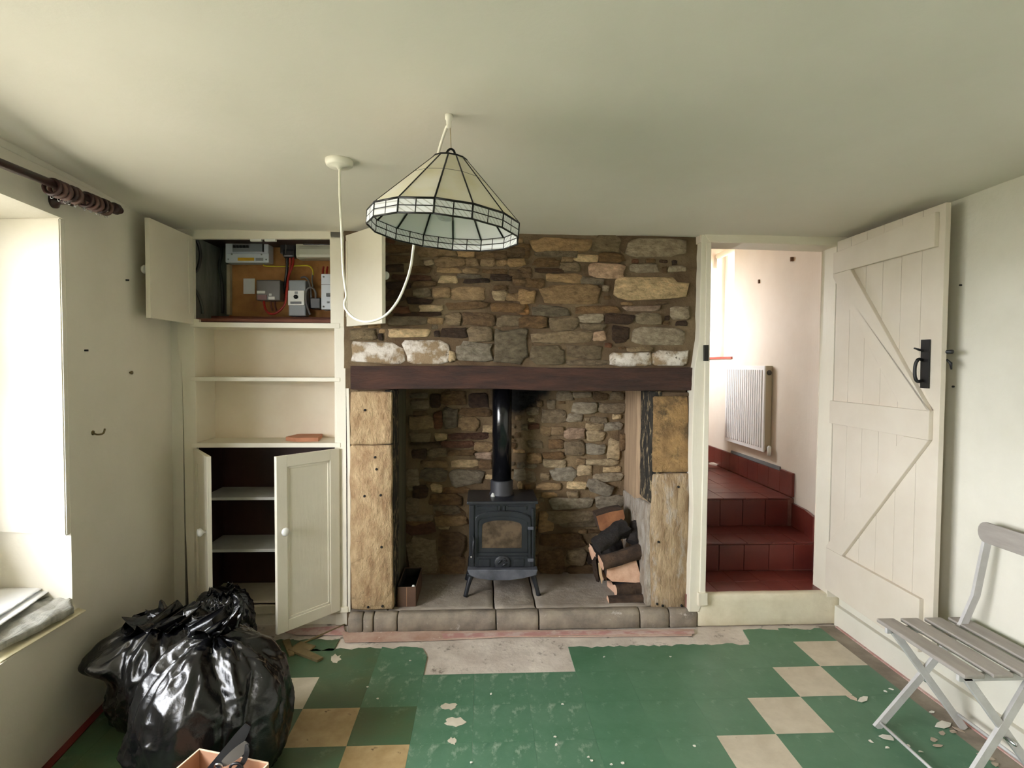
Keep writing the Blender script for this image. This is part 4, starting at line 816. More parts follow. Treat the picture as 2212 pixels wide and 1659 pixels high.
sb('hinge_post', 1148, 1098, 1153, 1232, YS - .014, .014, IRON, sv, .004); sb('corner_rib', 1014, 1092, 1024, 1234, YS - .008, .012, IRON, sv, .003)
for u0, u1 in ((1030, 1074), (1095, 1138)): sb('frieze_panel', u0, 1094, u1, 1102, YS - .006, .01, IRON, sv, .002)
for u in (1076, 1087, 1093): sb('frieze_rib', u, 1093, u + 4, 1103, YS - .010, .012, IRON, sv, .001)
tube('door_handle', spline([ony(1021, 1157, YS - .02), ony(1023, 1165, YS - .035), ony(1022, 1180, YS - .045), ony(1021, 1195, YS - .045), ony(1018, 1204, YS - .04)], 4), [.004] * 5 + [.006] * 8 + [.004] * 4, IRON, sv, 8)
lathe('handle_tip', [(.001, 0), (.006, .004), (.006, .010), (.001, .014)], ony(1018, 1206, YS - .045), (0, 0, 1), STEEL, sv, 10)
pxpoly('ash_lip', [(1009, 1231), (1162, 1231), (1158, 1243), (1130, 1250), (1100, 1254), (1060, 1254), (1030, 1250), (1014, 1243)], YS - .055, .06, ASHLIP, sv, .005)
for sx, sy, y in ((-1, 0, YS + .02), (1, 0, YS + .02), (-1, 1, YS + .23), (1, 1, YS + .23)):
    x = bx0 + .015 if sx < 0 else bx1 - .015
    P = [Vector((x, y, bz0 - .01)), Vector((x + sx * .018, y - (.012 if not sy else -.012), (bz0 + HZ) / 2)), Vector((x + sx * .034, y - (.02 if not sy else -.02), HZ + .001))]
    tube('leg', spline(P, 4), [.018, .017, .015, .014, .013, .012, .012, .012, .013], IRON, sv, 8)
pc = Vector(((bx0 + bx1) / 2, YS + .155, bz1 + .014))
pr = 21 / F * pc.y
lathe('flue_collar', [(pr * 1.28, 0), (pr * 1.28, .012), (pr * 1.16, .02), (pr * 1.16, .085), (pr * 1.08, .09)], pc, (0, 0, 1), PIPEC, sv, 28)
lathe('flue_pipe', [(pr, .08), (pr, .78)], pc, (0, 0, 1), PIPE, sv, 40)
lathe('collar_scar', [(.016, 0), (.015, .004), (.006, .02)], pc + Vector((-pr * .9, -pr * .85, .002)), (0, 0, 1), SHELFW, sv, 8)

# ------------------------------------------------------------------ logs
def log(label, p0, p1, r, m=BARK, n=12, flat=1.0, cut=CUT, end=True):
    p0, p1 = Vector(p0), Vector(p1); d = (p1 - p0); L = d.length; d.normalize()
    t = thing('firewood_log', label, 'log', ((p0 + p1) / 2), 'logs stacked on the hearth')
    a = d.cross(Vector((0, 0, 1))).normalized() if abs(d.z) < .95 else Vector((1, 0, 0)); b = d.cross(a); bm = bmesh.new(); K = 14; n = 18; rings = []
    for i in range(K + 1):
        c = p0 + d * L * i / K; s = (p0.x * 7, p0.z * 5)
        rings.append([bm.verts.new(c + (a * math.cos(2 * math.pi * k / n) + b * math.sin(2 * math.pi * k / n) * flat) * r * ((1.0 if m is BARK else 1.03) + (.22 if m is BARK else .42) * noise.noise(Vector((math.cos(2 * math.pi * k / n) * 2.2 + s[0], math.sin(2 * math.pi * k / n) * 2.2 + s[1], i * .22))) + (.10 if m is BARK else .26) * noise.noise(Vector((math.cos(2 * math.pi * k / n) * 5 + s[1], math.sin(2 * math.pi * k / n) * 5 + s[0], i * (.2 if m is BARK else .5)))))) for k in range(n)])
    for i in range(K):
        for k in range(n): bm.faces.new((rings[i][k], rings[i][(k + 1) % n], rings[i + 1][(k + 1) % n], rings[i + 1][k]))
    E0, E1 = [v.co.copy() for v in rings[0]], [v.co.copy() for v in rings[-1]]
    from_bm('bark', bm, m, t, True)
    for E in (E0, E1): mesh('cut_end', E, [tuple(range(n))], cut, t)
    return t
def lp(u, v, y): return ony(u, v, y)
rz = HZ
log('thin round log lowest at the front of the log stack', lp(1313, 1299, 3.0) , lp(1393, 1295, 3.0), .030, BARK)
log('round log with a pale cut end second from the bottom', lp(1329, 1276, 3.035), lp(1396, 1270, 3.05), .033, BARK)
def wedge(label, pts, y, dep, m1, m2, sl=0):
    t = thing('firewood_log', label, 'log', ony(*pts[0], y), 'logs stacked on the hearth')
    A = [ony(u, v, y) for u, v in pts]; B = [p + Vector((sl, dep, 0)) for p in A]; n = len(A)
    mesh('cut_face', A, [tuple(range(n))], m2, t)
    V = A + B; Fs = [(i, n + i, n + (i + 1) % n, (i + 1) % n) for i in range(n)] + [tuple(range(2 * n - 1, n - 1, -1))]
    mesh('bark', V, Fs, m1, t)
    return t
wedge('split log showing a large pale pink cut face', [(1311, 1228), (1374, 1209), (1384, 1244), (1387, 1265), (1376, 1259), (1322, 1256), (1310, 1246)], 3.05, .11, BARK, CUT)
log('bark-covered log lying slanted on top of the pale split log', lp(1298, 1216, 3.03), lp(1390, 1188, 3.06), .043, BARK, flat=.9)
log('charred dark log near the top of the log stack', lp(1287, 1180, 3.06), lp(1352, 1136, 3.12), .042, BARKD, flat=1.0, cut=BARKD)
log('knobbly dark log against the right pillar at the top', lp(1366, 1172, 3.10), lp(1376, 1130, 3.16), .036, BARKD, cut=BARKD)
wedge('orange split log leaning behind the dark logs', [(1288, 1115), (1318, 1106), (1346, 1101), (1350, 1118), (1340, 1140), (1312, 1148), (1296, 1146)], 3.2, .12, BARK, ORANGEW)
wedge('split log standing on end at the left of the log stack', [(1292, 1216), (1297, 1214), (1302, 1250), (1300, 1262), (1294, 1240)], 3.08, .10, BARK, mat('pale_split_edge', (196, 164, 128), rough=.8), .02)
wedge('narrow split log furthest left in the log stack', [(1279, 1212), (1287, 1210), (1294, 1258), (1288, 1256), (1281, 1236)], 3.12, .08, BARK, BARK, .03)
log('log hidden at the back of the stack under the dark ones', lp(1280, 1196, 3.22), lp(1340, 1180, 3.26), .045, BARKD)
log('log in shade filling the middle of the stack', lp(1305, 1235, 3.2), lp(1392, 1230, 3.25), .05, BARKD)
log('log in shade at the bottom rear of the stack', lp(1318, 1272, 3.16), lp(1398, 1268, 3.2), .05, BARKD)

# ------------------------------------------------------------------ brown bin on hearth
b = thing('open_box', 'narrow brown open-topped box beside the left pillar on the hearth', 'box', onz(883, 1311, HZ))
q = [onz(858, 1311, HZ), onz(899, 1310, HZ)]; yb0 = q[0].y; yb1 = yb0 + .29; xa, xb = q[0].x, q[1].x; hh = ony(880, 1268, yb0).z - HZ
t_ = .004; sh = .010
box('front_wall', (xa, yb0, HZ), (xb, yb0 + t_, HZ + hh), LEATHER, b, .001); box('back_wall', (xa, yb1 - t_, HZ), (xb, yb1, HZ + hh), LEATHER, b, .001)
box('side_wall', (xa, yb0, HZ), (xa + t_, yb1, HZ + hh), LEATHER, b, .001); box('side_wall', (xb - t_, yb0, HZ), (xb, yb1, HZ + hh), LEATHER, b, .001)
box('lining', (xa + t_, yb0 + t_, HZ + .004), (xb - t_, yb1 - t_, HZ + .05), BLACKIN, b)
box('lining', (xa + t_, yb1 - t_ - .003, HZ + .01), (xb - t_, yb1 - t_, HZ + hh - .004), BLACKIN, b); box('lining', (xa + t_, yb0 + t_, HZ + .01), (xa + t_ + .003, yb1 - t_, HZ + hh - .004), BLACKIN, b); box('lining', (xb - t_ - .003, yb0 + t_, HZ + .01), (xb - t_, yb1 - t_, HZ + hh - .004), BLACKIN, b)
box('seam', ((xa + xb) / 2 - .0015, yb0 - .001, HZ + .002), ((xa + xb) / 2 + .0015, yb0 + .001, HZ + hh - .002), mat('tan_seam', (150, 118, 90), rough=.6), b)
p = ony(893, 1268, yb0 + .012); lathe('plastic_cap', [(.009, -.012), (.010, 0), (.007, .01)], p, (.2, 0, 1), WPLAST, b, 12)

# ================================================================== LAMP
LY = 1.525; hk = onz(970, 248, CZ); LX = hk.x
la_ = thing('pendant_lamp', 'leaded cream glass pendant lamp shade hanging from the ceiling hook', 'lamp', (LX, hk.y, CZ))
Y0 = hk.y; ztop = ony(972, 343, Y0).z; piv = Vector((LX + .006, Y0, ony(976, 322, Y0).z)); RM = Matrix.Rotation(math.radians(4.6), 3, 'Y')
def T(p): return piv + RM @ (Vector(p))
zc = ztop - piv.z                                           # top ring, relative to the loop
R0, R1, N_ = .046, .208, 14; zA = zc - .004; zB = zA - .166; zC = zB - .036; ph0 = math.radians(-3 - 90)
def rp(r, k, z): t = ph0 + 2 * math.pi * k / N_; return Vector((r * math.cos(t), r * math.sin(t), z))
def pane(name, q, m):
    q = [T(p) for p in q]; c = sum(q, Vector()) / 4; q = [c + (p - c) * .985 for p in q]; n = (q[1] - q[0]).cross(q[3] - q[0]).normalized() * .0012
    return mesh(name, [p + n for p in q] + [p - n for p in q], [(0, 1, 2, 3), (7, 6, 5, 4)] + [(i, 4 + i, 4 + (i + 1) % 4, (i + 1) % 4) for i in range(4)], m, la_)
fm = .36; Rm = R0 + (R1 - R0) * fm; zm = zA + (zB - zA) * fm; lead = bmesh.new()
def came(pts, r=.0022, closed=False): bm_tube(lead, [T(p) for p in pts], r, 6, closed)
for k in range(N_):
    pane('glass_pane', [rp(R0, k, zA), rp(R0, k + 1, zA), rp(Rm, k + 1, zm), rp(Rm, k, zm)], OPALC)
    pane('glass_pane', [rp(Rm, k, zm), rp(Rm, k + 1, zm), rp(R1, k + 1, zB), rp(R1, k, zB)], OPALC)
    mid = (zB + zC) / 2; h0, h1 = rp(R1, k, 0), rp(R1, k + 1, 0); hm = (h0 + h1) / 2; Z = lambda p, z: Vector((p.x, p.y, z))
    for s0, s1 in ((h0, hm), (hm, h1)):
        for za, zb3 in ((zB, mid), (mid, zC)): pane('band_pane', [Z(s0, za), Z(s1, za), Z(s1, zb3), Z(s0, zb3)], OPALW)
    came([rp(R0, k, zA), rp(R1, k, zB)], .0028); came([Z(h0, zB), Z(h0, zC)], .0028); came([Z(hm, zB), Z(hm, zC)], .0021)
    for z, r in ((zB, .0032), (mid, .002), (zC, .0024)): came([Z(h0, z), Z(h1, z)], r)
    came([rp(Rm, k, zm), rp(Rm, k + 1, zm)], .0015); came([rp(R0 - .004, k, zA - .006), rp(R1 - .006, k, zB - .002)], .0026)
came([rp(R0, k, zA) for k in range(N_)], .004, True)
from_bm('lead_came', lead, LEAD, la_, True)
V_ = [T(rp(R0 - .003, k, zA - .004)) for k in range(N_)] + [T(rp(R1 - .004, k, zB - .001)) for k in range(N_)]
mesh('inner_skin', V_, [(k, (k + 1) % N_, N_ + (k + 1) % N_, N_ + k) for k in range(N_)], OPALI, la_)  # added liner, the cool window light inside the shade put into its colour
cap = lathe('top_cap', [(R0 + .002, 0), (R0, .003), (R0 * .6, .006), (.010, .008), (.005, .011)], T((0, 0, zA)), RM @ Vector((0, 0, 1)), LEAD, la_, N_)
tube('hanging_loop', [T((.0115 * math.cos(t), 0, -.016 + .016 * math.sin(t))) for t in [2 * math.pi * k / 16 for k in range(16)]], .0032, LEAD, la_, 8, True)
tube('suspension_wire', [piv + Vector((0, 0, -.002)), Vector((LX + .003, Y0, CZ - .03))], .0016, mat('fawn_wire', (176, 160, 130), rough=.5), la_, 6)
hkm = lathe('ceiling_hook', [(.011, 0), (.011, .014), (.008, .018), (.007, .03), (.009, .034), (.006, .038)], (LX, Y0, CZ + .002), (0, 0, -1), FLEX, la_, 16)
lathe('bulb_holder', [(.016, 0), (.016, .06)], T((0, 0, zA - .005)), RM @ Vector((0, 0, -1)), WPLAST, la_, 16)
lathe('bulb', [(.013, 0), (.015, .02), (.026, .045), (.032, .068), (.030, .085), (.018, .098), (.001, .102)], T((-.0, 0, zA - .065)), RM @ Vector((0, 0, -1)), BULBG, la_, 24)
rs = onz(733, 346, CZ); cr = thing('ceiling_rose', 'round white ceiling rose with its flex, beside the lamp hook', 'ceiling rose', (rs.x, rs.y, CZ))
lathe('rose_body', [(.046, -.002), (.046, .008), (.043, .018), (.038, .022), (.010, .024), (.006, .031)], (rs.x, rs.y, CZ), (0, 0, -1), FLEX, cr, 28)
ry = rs.y
path = [(734, 356, ry), (734, 420, ry), (738, 500, ry - .01), (741, 580, ry - .02), (746, 622, ry - .03), (748, 640, ry - .035), (744, 655, ry - .04), (747, 668, ry - .05), (765, 687, ry - .07), (793, 695, ry - .09), (829, 684, ry - .1), (858, 652, ry - .105), (878, 608, ry - .11), (888, 572, ry - .11), (893, 535, ry - .11), (901, 490, Y0 + .215), (918, 430, Y0 + .17), (938, 362, Y0 + .09), (951, 315, Y0 + .04), (961, 285, Y0 + .012), (966, 272, Y0)]
tube('flex', spline([ony(*p) for p in path], 6), .0042, FLEX, cr, 8)

# ================================================================== CURTAIN POLE
cpz = 1.955
def wpt(u, v, off): # point in front of the left wall by off
    n = Vector((.9944, .1054, 0)); p = Vector(lw(0) + (0,)) + n * off; return onp(u, v, p, n)
e1 = wpt(262, 456, .075); e0 = wpt(0, 352, .075); dp = (e0 - e1).normalized()
cpz = (e1.z + e0.z) / 2
pd = Vector((.1054, -.9944, 0)); pole0 = Vector((e1.x, e1.y, e1.z))
cpole = thing('curtain_pole', 'dark wooden curtain pole with brown rings above the recess', 'curtain pole', pole0)
dirp = (e0 - e1).normalized(); 
tube('pole', [pole0 + dirp * .07, pole0 + dirp * 2.3], .0135, POLE, cpole, 14)
def s_of(u): return (wpt(u, 352 + (456 - 352) * u / 262, .075) - e1).length
lathe('finial', [(.004, 0), (.012, .005), (.015, .014), (.010, .022), (.016, .026), (.022, .036), (.019, .05), (.022, .054), (.022, .06), (.014, .064)], pole0, dirp, POLE, cpole, 18)
def ring(s, tilt):
    c = pole0 + dirp * s + Vector((0, 0, -.011)); u_ = dirp.cross(Vector((0, 0, 1))).normalized(); v_ = u_.cross(dirp) * math.cos(tilt) + dirp * math.sin(tilt)
    o = tube('curtain_ring', [c + (u_ * math.cos(t) + v_ * math.sin(t)) * .0245 for t in [2 * math.pi * k / 20 for k in range(20)]], .0068, RING if tilt > 0 else POLE, cpole, 8, True)
    b = c - v_ * .034; tube('screw_eye', [b + (u_ * math.cos(t) + Vector((0, 0, 1)) * math.sin(t)) * .0045 for t in [2 * math.pi * k / 8 for k in range(8)]], .0012, STEEL, o, 5, True)
for u0, u1 in ((232, 178), (166, 106)):
    for k in range(5): ring(s_of(u0) + (s_of(u1) - s_of(u0)) * (k + .5) / 5, (.10, -.08, .16, .05, -.14)[k])
sb_ = s_of(165)
lathe('bracket', [(.026, 0), (.026, .01), (.012, .018), (.012, .05), (.018, .06)], pole0 + dirp * sb_ + Vector((-.075, -.008, -.03)), (1, .1, 0.02), POLE, cpole, 16)
# nails and hooks on the left wall
def wl_pt(u, v): return wpt(u, v, 0)
p = wl_pt(200, 935); hkx = thing('coat_hook', 'small brass coat hook on the bare wall left of the cupboard', 'hook', p)
BR = mat('dull_brass', (112, 100, 70), rough=.35, metal=.8)
lathe('hook_plate', [(.010, -.002), (.009, .004)], p + Vector((0, 0, 0)), (.99, .1, 0), BR, hkx, 10)
tube('hook_arm', spline([p, p + Vector((.02, -.004, -.006)), p + Vector((.032, .012, -.004)), p + Vector((.034, .02, .014))], 4), .0035, BR, hkx, 6)
for i, (u, v, lab) in enumerate(((280, 805, 'dark screw in the wall below the open upper left door'), (183, 757, 'tiny nail in the wall above the brass hook'), (272, 605, 'tiny nail in the wall beside the upper left door'))):
    p = wl_pt(u, v); tag(lathe('wall_screw', [(.004, -.005), (.004, .004), ((.008, .004, .004)[i], .006), ((.008, .004, .004)[i], .012)], p, (.99, .1, 0), (BR, BLACKP, BLACKP)[i], None, 10), lab, 'screw')
for i, (u, v, lab) in enumerate(((2077, 616, 'dark nail in the wall above the door latch level'), (2061, 835, 'dark nail in the wall below the door latch level'))):
    p = onx(u, v, 1.918); tag(lathe('wall_nail', [(.004, -.005), (.004, .008)], p, (-1, 0, 0), BLACKP, None, 8), lab, 'nail')

# ================================================================== CHAIR
ch = thing('folding_chair', 'grey-white painted slatted folding chair by the wall', 'chair', (1.6, 1.95, 0))
ff = onz(1893, 1572, 0); rf = onz(2110, 1588, 0); yF = ff.y; yN = yF - .36
sz = ony(1900, 1343, yF).z; xf = ony(1900, 1343, yF).x; yT = yF - .085; yS_ = yF - .035; bk = ony(2140, 1150, yT)
SX1 = xf + .37
yf_, yn_ = yF - .012, yN + .012
def bar(name, p, q, wd=.026, th=.013, m=CHAIRP, parent=ch):
    """flat timber bar in the x-z plane"""
    p, q = Vector(p), Vector(q); d = (q - p).normalized(); n = Vector((0, 1, 0)).cross(d).normalized() * wd / 2; t = Vector((0, th / 2, 0))
    return prism(name, [p + n - t, q + n - t, q - n - t, p - n - t], (0, th, 0), m, parent, .003)
rfx = 1.85
kx = ony(2085, 1348, yS_)                                     # where the back upright meets the seat
for y, s in ((yF, 1), (yN, -1)):
    o = ony(1985, 1455, yF)
    # long leg: front foot up to the back rail, cranked at the seat
    bm = bmesh.new(); i1, i2 = s * .035, s * .085; pts = [Vector((ff.x, y, .0)), Vector((ff.x + (kx.x - ff.x) * .5, y - i1 * .5, sz * .5)), Vector((kx.x - .01, y - i1, sz + .0)), Vector((kx.x + (bk.x - kx.x) * .45, y - i1 - (i2 - i1) * .4, sz + .12)), Vector((bk.x - .004, y - i2, bk.z + .02))]
    dlt = .013; V = []
    for i, p in enumerate(pts):
        t = (pts[min(i + 1, 4)] - pts[max(i - 1, 0)]).normalized(); n = Vector((0, 1, 0)).cross(t) * .014
        V.append([bm.verts.new(p + n * a + Vector((0, dlt / 2 * b_, 0))) for a, b_ in ((1, -1), (1, 1), (-1, 1), (-1, -1))])
    for i in range(4):
        for k in range(4): bm.faces.new((V[i][k], V[i][(k + 1) % 4], V[i + 1][(k + 1) % 4], V[i + 1][k]))
    bm.faces.new(V[0]); bm.faces.new(V[-1][::-1]); from_bm('leg', bm, CHAIRP, ch)
    y2 = y - s * .020
    bar('leg', (rfx, y2, .0), (xf + .03, y2, sz - .012), .027)
    bar('seat_rail', (xf + .01, y2, sz - .022), (SX1, y2, sz - .022), .026)
    lathe('pivot_bolt', [(.006, -.02), (.006, .02)], ((ff.x + rfx) / 2 + .01, y, sz * .46), (0, 1, 0), STEEL, ch, 8)
tube('foot_rail', [(ff.x + .012, yF, .022), (ff.x + .012, yN, .022)], .0055, CHAIRP, ch, 8); tube('rear_rail', [(rfx - .03, yF - .02, .06), (rfx - .03, yN + .02, .06)], .006, CHAIRP, ch, 8)
ns = 4; pitch = .0955
for k in range(ns):
    x0 = xf + pitch * k; x1 = x0 + pitch * .72
    box('slat', (x0, yN - .018, sz - .009 + .001 * (k % 2)), (x1, yF + .018, sz + .006), SLATP, ch, .005)
bm = bmesh.new(); n = 10; ends = []
zc_, hh_ = bk.z, .038; pts = []
y0_, y1_ = yT + .03, yN + .085 - .03
out = [(y0_ - .03 + .03 * math.cos(t), zc_ + hh_ * math.sin(t)) for t in [-math.pi / 2 + math.pi * k / 8 for k in range(9)]] + [(y1_ + .03 + .03 * math.cos(t), zc_ + hh_ * math.sin(t)) for t in [math.pi / 2 + math.pi * k / 8 for k in range(9)]]
prism('back_rail', [(bk.x - .024, y, z) for y, z in out], (.014, 0, 0), SLATP, ch, .004)
print('chair', ff, rf, sz, xf, bk, kx)

# ------------------------------------------------------------------ flakes on the floor
FL = mat('white_paint_chip', (226, 226, 216), (206, 200, 186), rough=.6)
def flake(u, v, rx, ry_, rot, lab, grp, m=FL, z=.0005, h=.003):
    p = onz(u, v, 0); n = 6; pts = []
    for k in range(n):
        t = 2 * math.pi * k / n; r_ = 1 + R.uniform(-.35, .25); x, y = rx * math.cos(t) * r_, ry_ * math.sin(t) * r_
        pts.append(p + Vector((x * math.cos(rot) - y * math.sin(rot), x * math.sin(rot) + y * math.cos(rot), z + R.uniform(0, h))))
    o = mesh('paint_flake', pts + [q + Vector((0, 0, .0015)) for q in pts], [tuple(range(n - 1, -1, -1)), tuple(range(n, 2 * n))] + [(i, (i + 1) % n, n + (i + 1) % n, n + i) for i in range(n)], m)
    return tag(o, lab, 'paint flake', grp)
G1 = 'paint flakes scattered on the floor around the chair'
flake(1864, 1511, .014, .034, 2.2, 'long pale flake beside the second cream tile', G1); flake(1841, 1508, .013, .02, .6, 'pinkish flake beside the second cream tile corner', G1, mat('pinkish_chip', (196, 176, 158), rough=.8))
flake(2037, 1567, .034, .02, .2, 'large white angular flake under the chair', G1); flake(2012, 1539, .012, .008, 0, 'small white flake above the large one under the chair', G1)
flake(1917, 1594, .026, .014, -.3, 'white flake at the foot of the folding chair', G1)
for u, v in ((1912, 1494), (1925, 1490), (1881, 1603), (1917, 1616), (1988, 1625), (1962, 1612)): flake(u, v, .009, .006, u * .3, 'tiny white flake on the green tiles around the chair', G1)
for u, v in ((2016, 1600), (2024, 1612), (2060, 1582), (2072, 1578), (2034, 1585), (2122, 1632), (2140, 1640), (2150, 1652)): flake(u, v, .018, .010, u * .7, 'tan crumbly flake on the grimy border under the chair', G1, mat('tan_chip', (172, 156, 138), rough=.9))
G2 = 'white specks scattered on the green tiles'
for u, v in ((1199, 1593), (1018, 1648), (1270, 1637), (1278, 1644), (1201, 1610), (1060, 1500), (886, 1428), (794, 1485), (816, 1510), (1345, 1650), (1320, 1652), (1448, 1419), (1305, 1420), (1215, 1522), (1500, 1612)): flake(u, v, .006, .005, u, 'tiny white speck on the green tiles in front of the hearth', G2)
SPL = mat('white_plaster_splash', (208, 200, 182), (186, 176, 156), rough=.8)
def splat(u, v, w_, h_, lab, seed):
    rr = random.Random(seed); p = [onz(u + math.cos(t) * w_ * (.55 + .6 * rr.random()), v + math.sin(t) * h_ * (.5 + .6 * rr.random()), .0002) for t in [2 * math.pi * k / 16 for k in range(16)]]
    tag(prism('plaster_splash', p, (0, 0, .0012), SPL), lab, 'plaster splash')
splat(970, 1526, 20, 9, 'star-shaped plaster splash on the green tiles, upper one', 3); splat(985, 1560, 28, 12, 'wide plaster splash on the green tiles, middle one', 9); splat(978, 1601, 11, 9, 'small plaster splash on the green tiles, lowest one', 4); splat(724, 1423, 15, 10, 'faint round plaster splash near the bin bags', 12)
# broken bits by the cupboard
DEB = mat('olive_broken_board', (122, 106, 72), (98, 84, 54), rough=.9, scale=14)
def plank_bit(p, q, wd, th, lab):
    a, b = onz(*p, 0), onz(*q, 0); d = (b - a).normalized(); n = Vector((-d.y, d.x, 0)) * wd / 2
    tag(prism('board_fragment', [a + n, b + n * .7, b - n * .7, a - n], (0, 0, th), DEB, None, .002), lab, 'fragment', 'broken board fragments by the cupboard')
plank_bit((632, 1403), (692, 1428), .05, .012, 'long broken board fragment near the open lower door'); plank_bit((640, 1394), (676, 1402), .06, .008, 'short wide broken board fragment behind the long one'); plank_bit((655, 1390), (745, 1350), .012, .006, 'thin dark strip leaning towards the hearth corner'); plank_bit((618, 1385), (630, 1418), .035, .01, 'pale broken fragment beside the bin bag')

# ================================================================== BIN BAGS
def bag(name, label, base, rx, ry_, hgt, neck, seed, nf, top=.06, lean=(0, 0), amp=.06, flare=0, shl=(.3, 0), bump=None, cell=4.0):
    """plastic sack: pleats gather towards the neck, taut facets meet in sharp creases"""
    bm = bmesh.new(); U, V_ = 190, 130; sd = Vector((seed * 3.1, seed * 1.7, seed * .9)); rows = []
    for j in range(V_ + 1):
        t = j / V_; row = []
        for i in range(U):
            th = 2 * math.pi * i / U; c, s_ = math.cos(th), math.sin(th); sh = shl[0] + shl[1] * c
            if t < .82:
                s = t / .82; a = 1 - (1 - s) ** 1.35; z = hgt * a
                prof_ = (max(0, 1 - max(0, (a - sh) / (1.02 - sh)) ** 2.2)) ** .62 * (.78 + .22 * min(1, a / .2) ** .6); r_ = neck + (1 - neck) * prof_
            else:
                s = (t - .82) / .18; a = 1; z = hgt + top * s; r_ = neck * (1 - .35 * math.sin(math.pi * min(1, s * 1.6))) + flare * s ** 1.5
            gather = min(1, max(0, (a - .3) / .7))
            q = Vector((c * 1.2, s_ * 1.2, a * 1.1)) + sd
            lump = noise.noise(q * 1.25) * 1.2 + noise.noise(q * 2.6) * .5
            pleat = abs(math.sin(th * nf / 2 + noise.noise(q * 1.3) * 3.6 + a * 1.5)) ** .7 - .55
            k = 1 / (.35 + .65 * r_)
            q2 = Vector((c * r_ * k ** .6, s_ * r_ * k ** .6, a * .75 + .25 * noise.noise(q * 1.7))) * cell * .62 + sd + Vector((noise.noise(q * 2.2), noise.noise(q * 2.2 + Vector((5, 5, 5))), 0)) * .5
            d, _ = noise.voronoi(q2); d2, _ = noise.voronoi(q2 * 2.3)
            crease = max(0, 1 - (d[1] - d[0]) * 2.2) * .9 - d[0] * .8 + .45 * max(0, 1 - (d2[1] - d2[0]) * 2.4) - .25 * d2[0]
            rr = r_ * (1 + amp * .9 * lump * (1.2 - gather) + amp * 1.3 * gather * pleat + amp * .55 * crease)
            if bump: rr *= 1 + bump[0] * math.exp(-(((th - bump[1] + math.pi) % (2 * math.pi) - math.pi) / bump[2]) ** 2 - ((a - bump[3]) / bump[4]) ** 2)
            x, y = rr * rx * c, rr * ry_ * s_
            zz = z + (.02 * lump + .012 * crease) * (z > .02) + (.04 * noise.noise(q * 3) * (t >= .82))
            row.append(bm.verts.new((base[0] + x + lean[0] * a ** 1.6, base[1] + y + lean[1] * a ** 1.6, max(base[2], base[2] + zz))))
        rows.append(row)
    for j in range(V_):
        for i in range(U): bm.faces.new((rows[j][i], rows[j][(i + 1) % U], rows[j + 1][(i + 1) % U], rows[j + 1][i]))
    bm.faces.new(rows[0][::-1]); bm.faces.new(rows[-1])
    return tag(from_bm(name, bm, BAGM, None, True), label, 'bin bag', 'black bin bags in the corner')
bag('bin_bag', 'large tied black bin bag nearest the viewer in the corner', (-.94, 1.94, 0), .262, .235, .43, .12, 2, 11, .05, (.0, .03), .12, .20, (.38, .12))
bag('bin_bag', 'slumped black bin bag against the wall below the window seat', (-1.25, 2.28, 0), .205, .23, .35, .34, 5, 7, .02, (-.02, .0), .14, .2, (.45, 0), (.62, math.pi + .75, .42, .84, .17))
bag('bin_bag', 'crumpled black bin bag rising behind, against the cupboard', (-1.215, 2.66, 0), .135, .13, .30, .42, 8, 7, .02, (.0, -.02), .20, .02, (.4, 0), None, 5.5)

# ------------------------------------------------------------------ cardboard box and strap
cb = thing('cardboard_box', 'open cardboard box in front of the bin bags at the bottom edge', 'box', onz(480, 1659, 0))
bz = .24; A_ = onz(428, 1620, bz); B_ = onz(578, 1650, bz); ex = (B_ - A_); ex.z = 0; Wd = ex.length; ex.normalize(); ey = Vector((ex.y, -ex.x, 0)); 
if ey.y > 0: ey = -ey
def cw(a0, b0, a1, b1, z0, z1, m=CARD, nm='side_wall', th=.004):
    p, q = A_ + ex * a0 + ey * b0, A_ + ex * a1 + ey * b1; p.z = q.z = z0; d = (q - p).normalized(); n = Vector((-d.y, d.x, 0)) * th
    prism(nm, [p, q, q + n, p + n], (0, 0, z1 - z0), m, cb)
Dp = .26
cw(0, 0, Wd, 0, 0, bz); cw(0, 0, 0, Dp, 0, bz); cw(Wd, 0, Wd, Dp, 0, bz); cw(0, Dp, Wd, Dp, 0, bz)
p = A_.copy(); p.z = 0; prism('bottom', [p, p + ex * Wd, p + ex * Wd + ey * Dp, p + ey * Dp], (0, 0, .006), CARD, cb)
for a0, b0, a1, b1 in ((0, 0, Wd, 0), (0, 0, 0, Dp), (Wd, 0, Wd, Dp)): cw(a0, b0, a1, b1, bz, bz + .002, CARDE, 'cut_edge', .0045)
fl1 = onz(543, 1642, bz + .01); 
ss = thing('tool_strap', 'black webbing strap with a steel eyelet sticking out of the cardboard box', 'strap', onz(480, 1659, .1))
def ribbon(name, pts, wd, m, parent, nrm=(.2, -.9, .4)):
    bm = bmesh.new(); P = spline(pts, 6); n_ = Vector(nrm).normalized(); rows = []
    for i, p in enumerate(P):
        t = (P[min(i + 1, len(P) - 1)] - P[max(i - 1, 0)]).normalized(); s = t.cross(n_).normalized(); k = i / (len(P) - 1); w_ = wd * (math.sin(math.pi * (.12 + .8 * k))) ** .6
        rows.append([bm.verts.new(p + s * w_ / 2 + n_ * .003), bm.verts.new(p - s * w_ / 2 + n_ * .003), bm.verts.new(p - s * w_ / 2 - n_ * .003), bm.verts.new(p + s * w_ / 2 - n_ * .003)])
    for i in range(len(P) - 1):
        for k in range(4): bm.faces.new((rows[i][k], rows[i][(k + 1) % 4], rows[i + 1][(k + 1) % 4], rows[i + 1][k]))
    bm.faces.new(rows[0]); bm.faces.new(rows[-1][::-1]); return from_bm(name, bm, m, parent)
yb_ = A_.y - .07
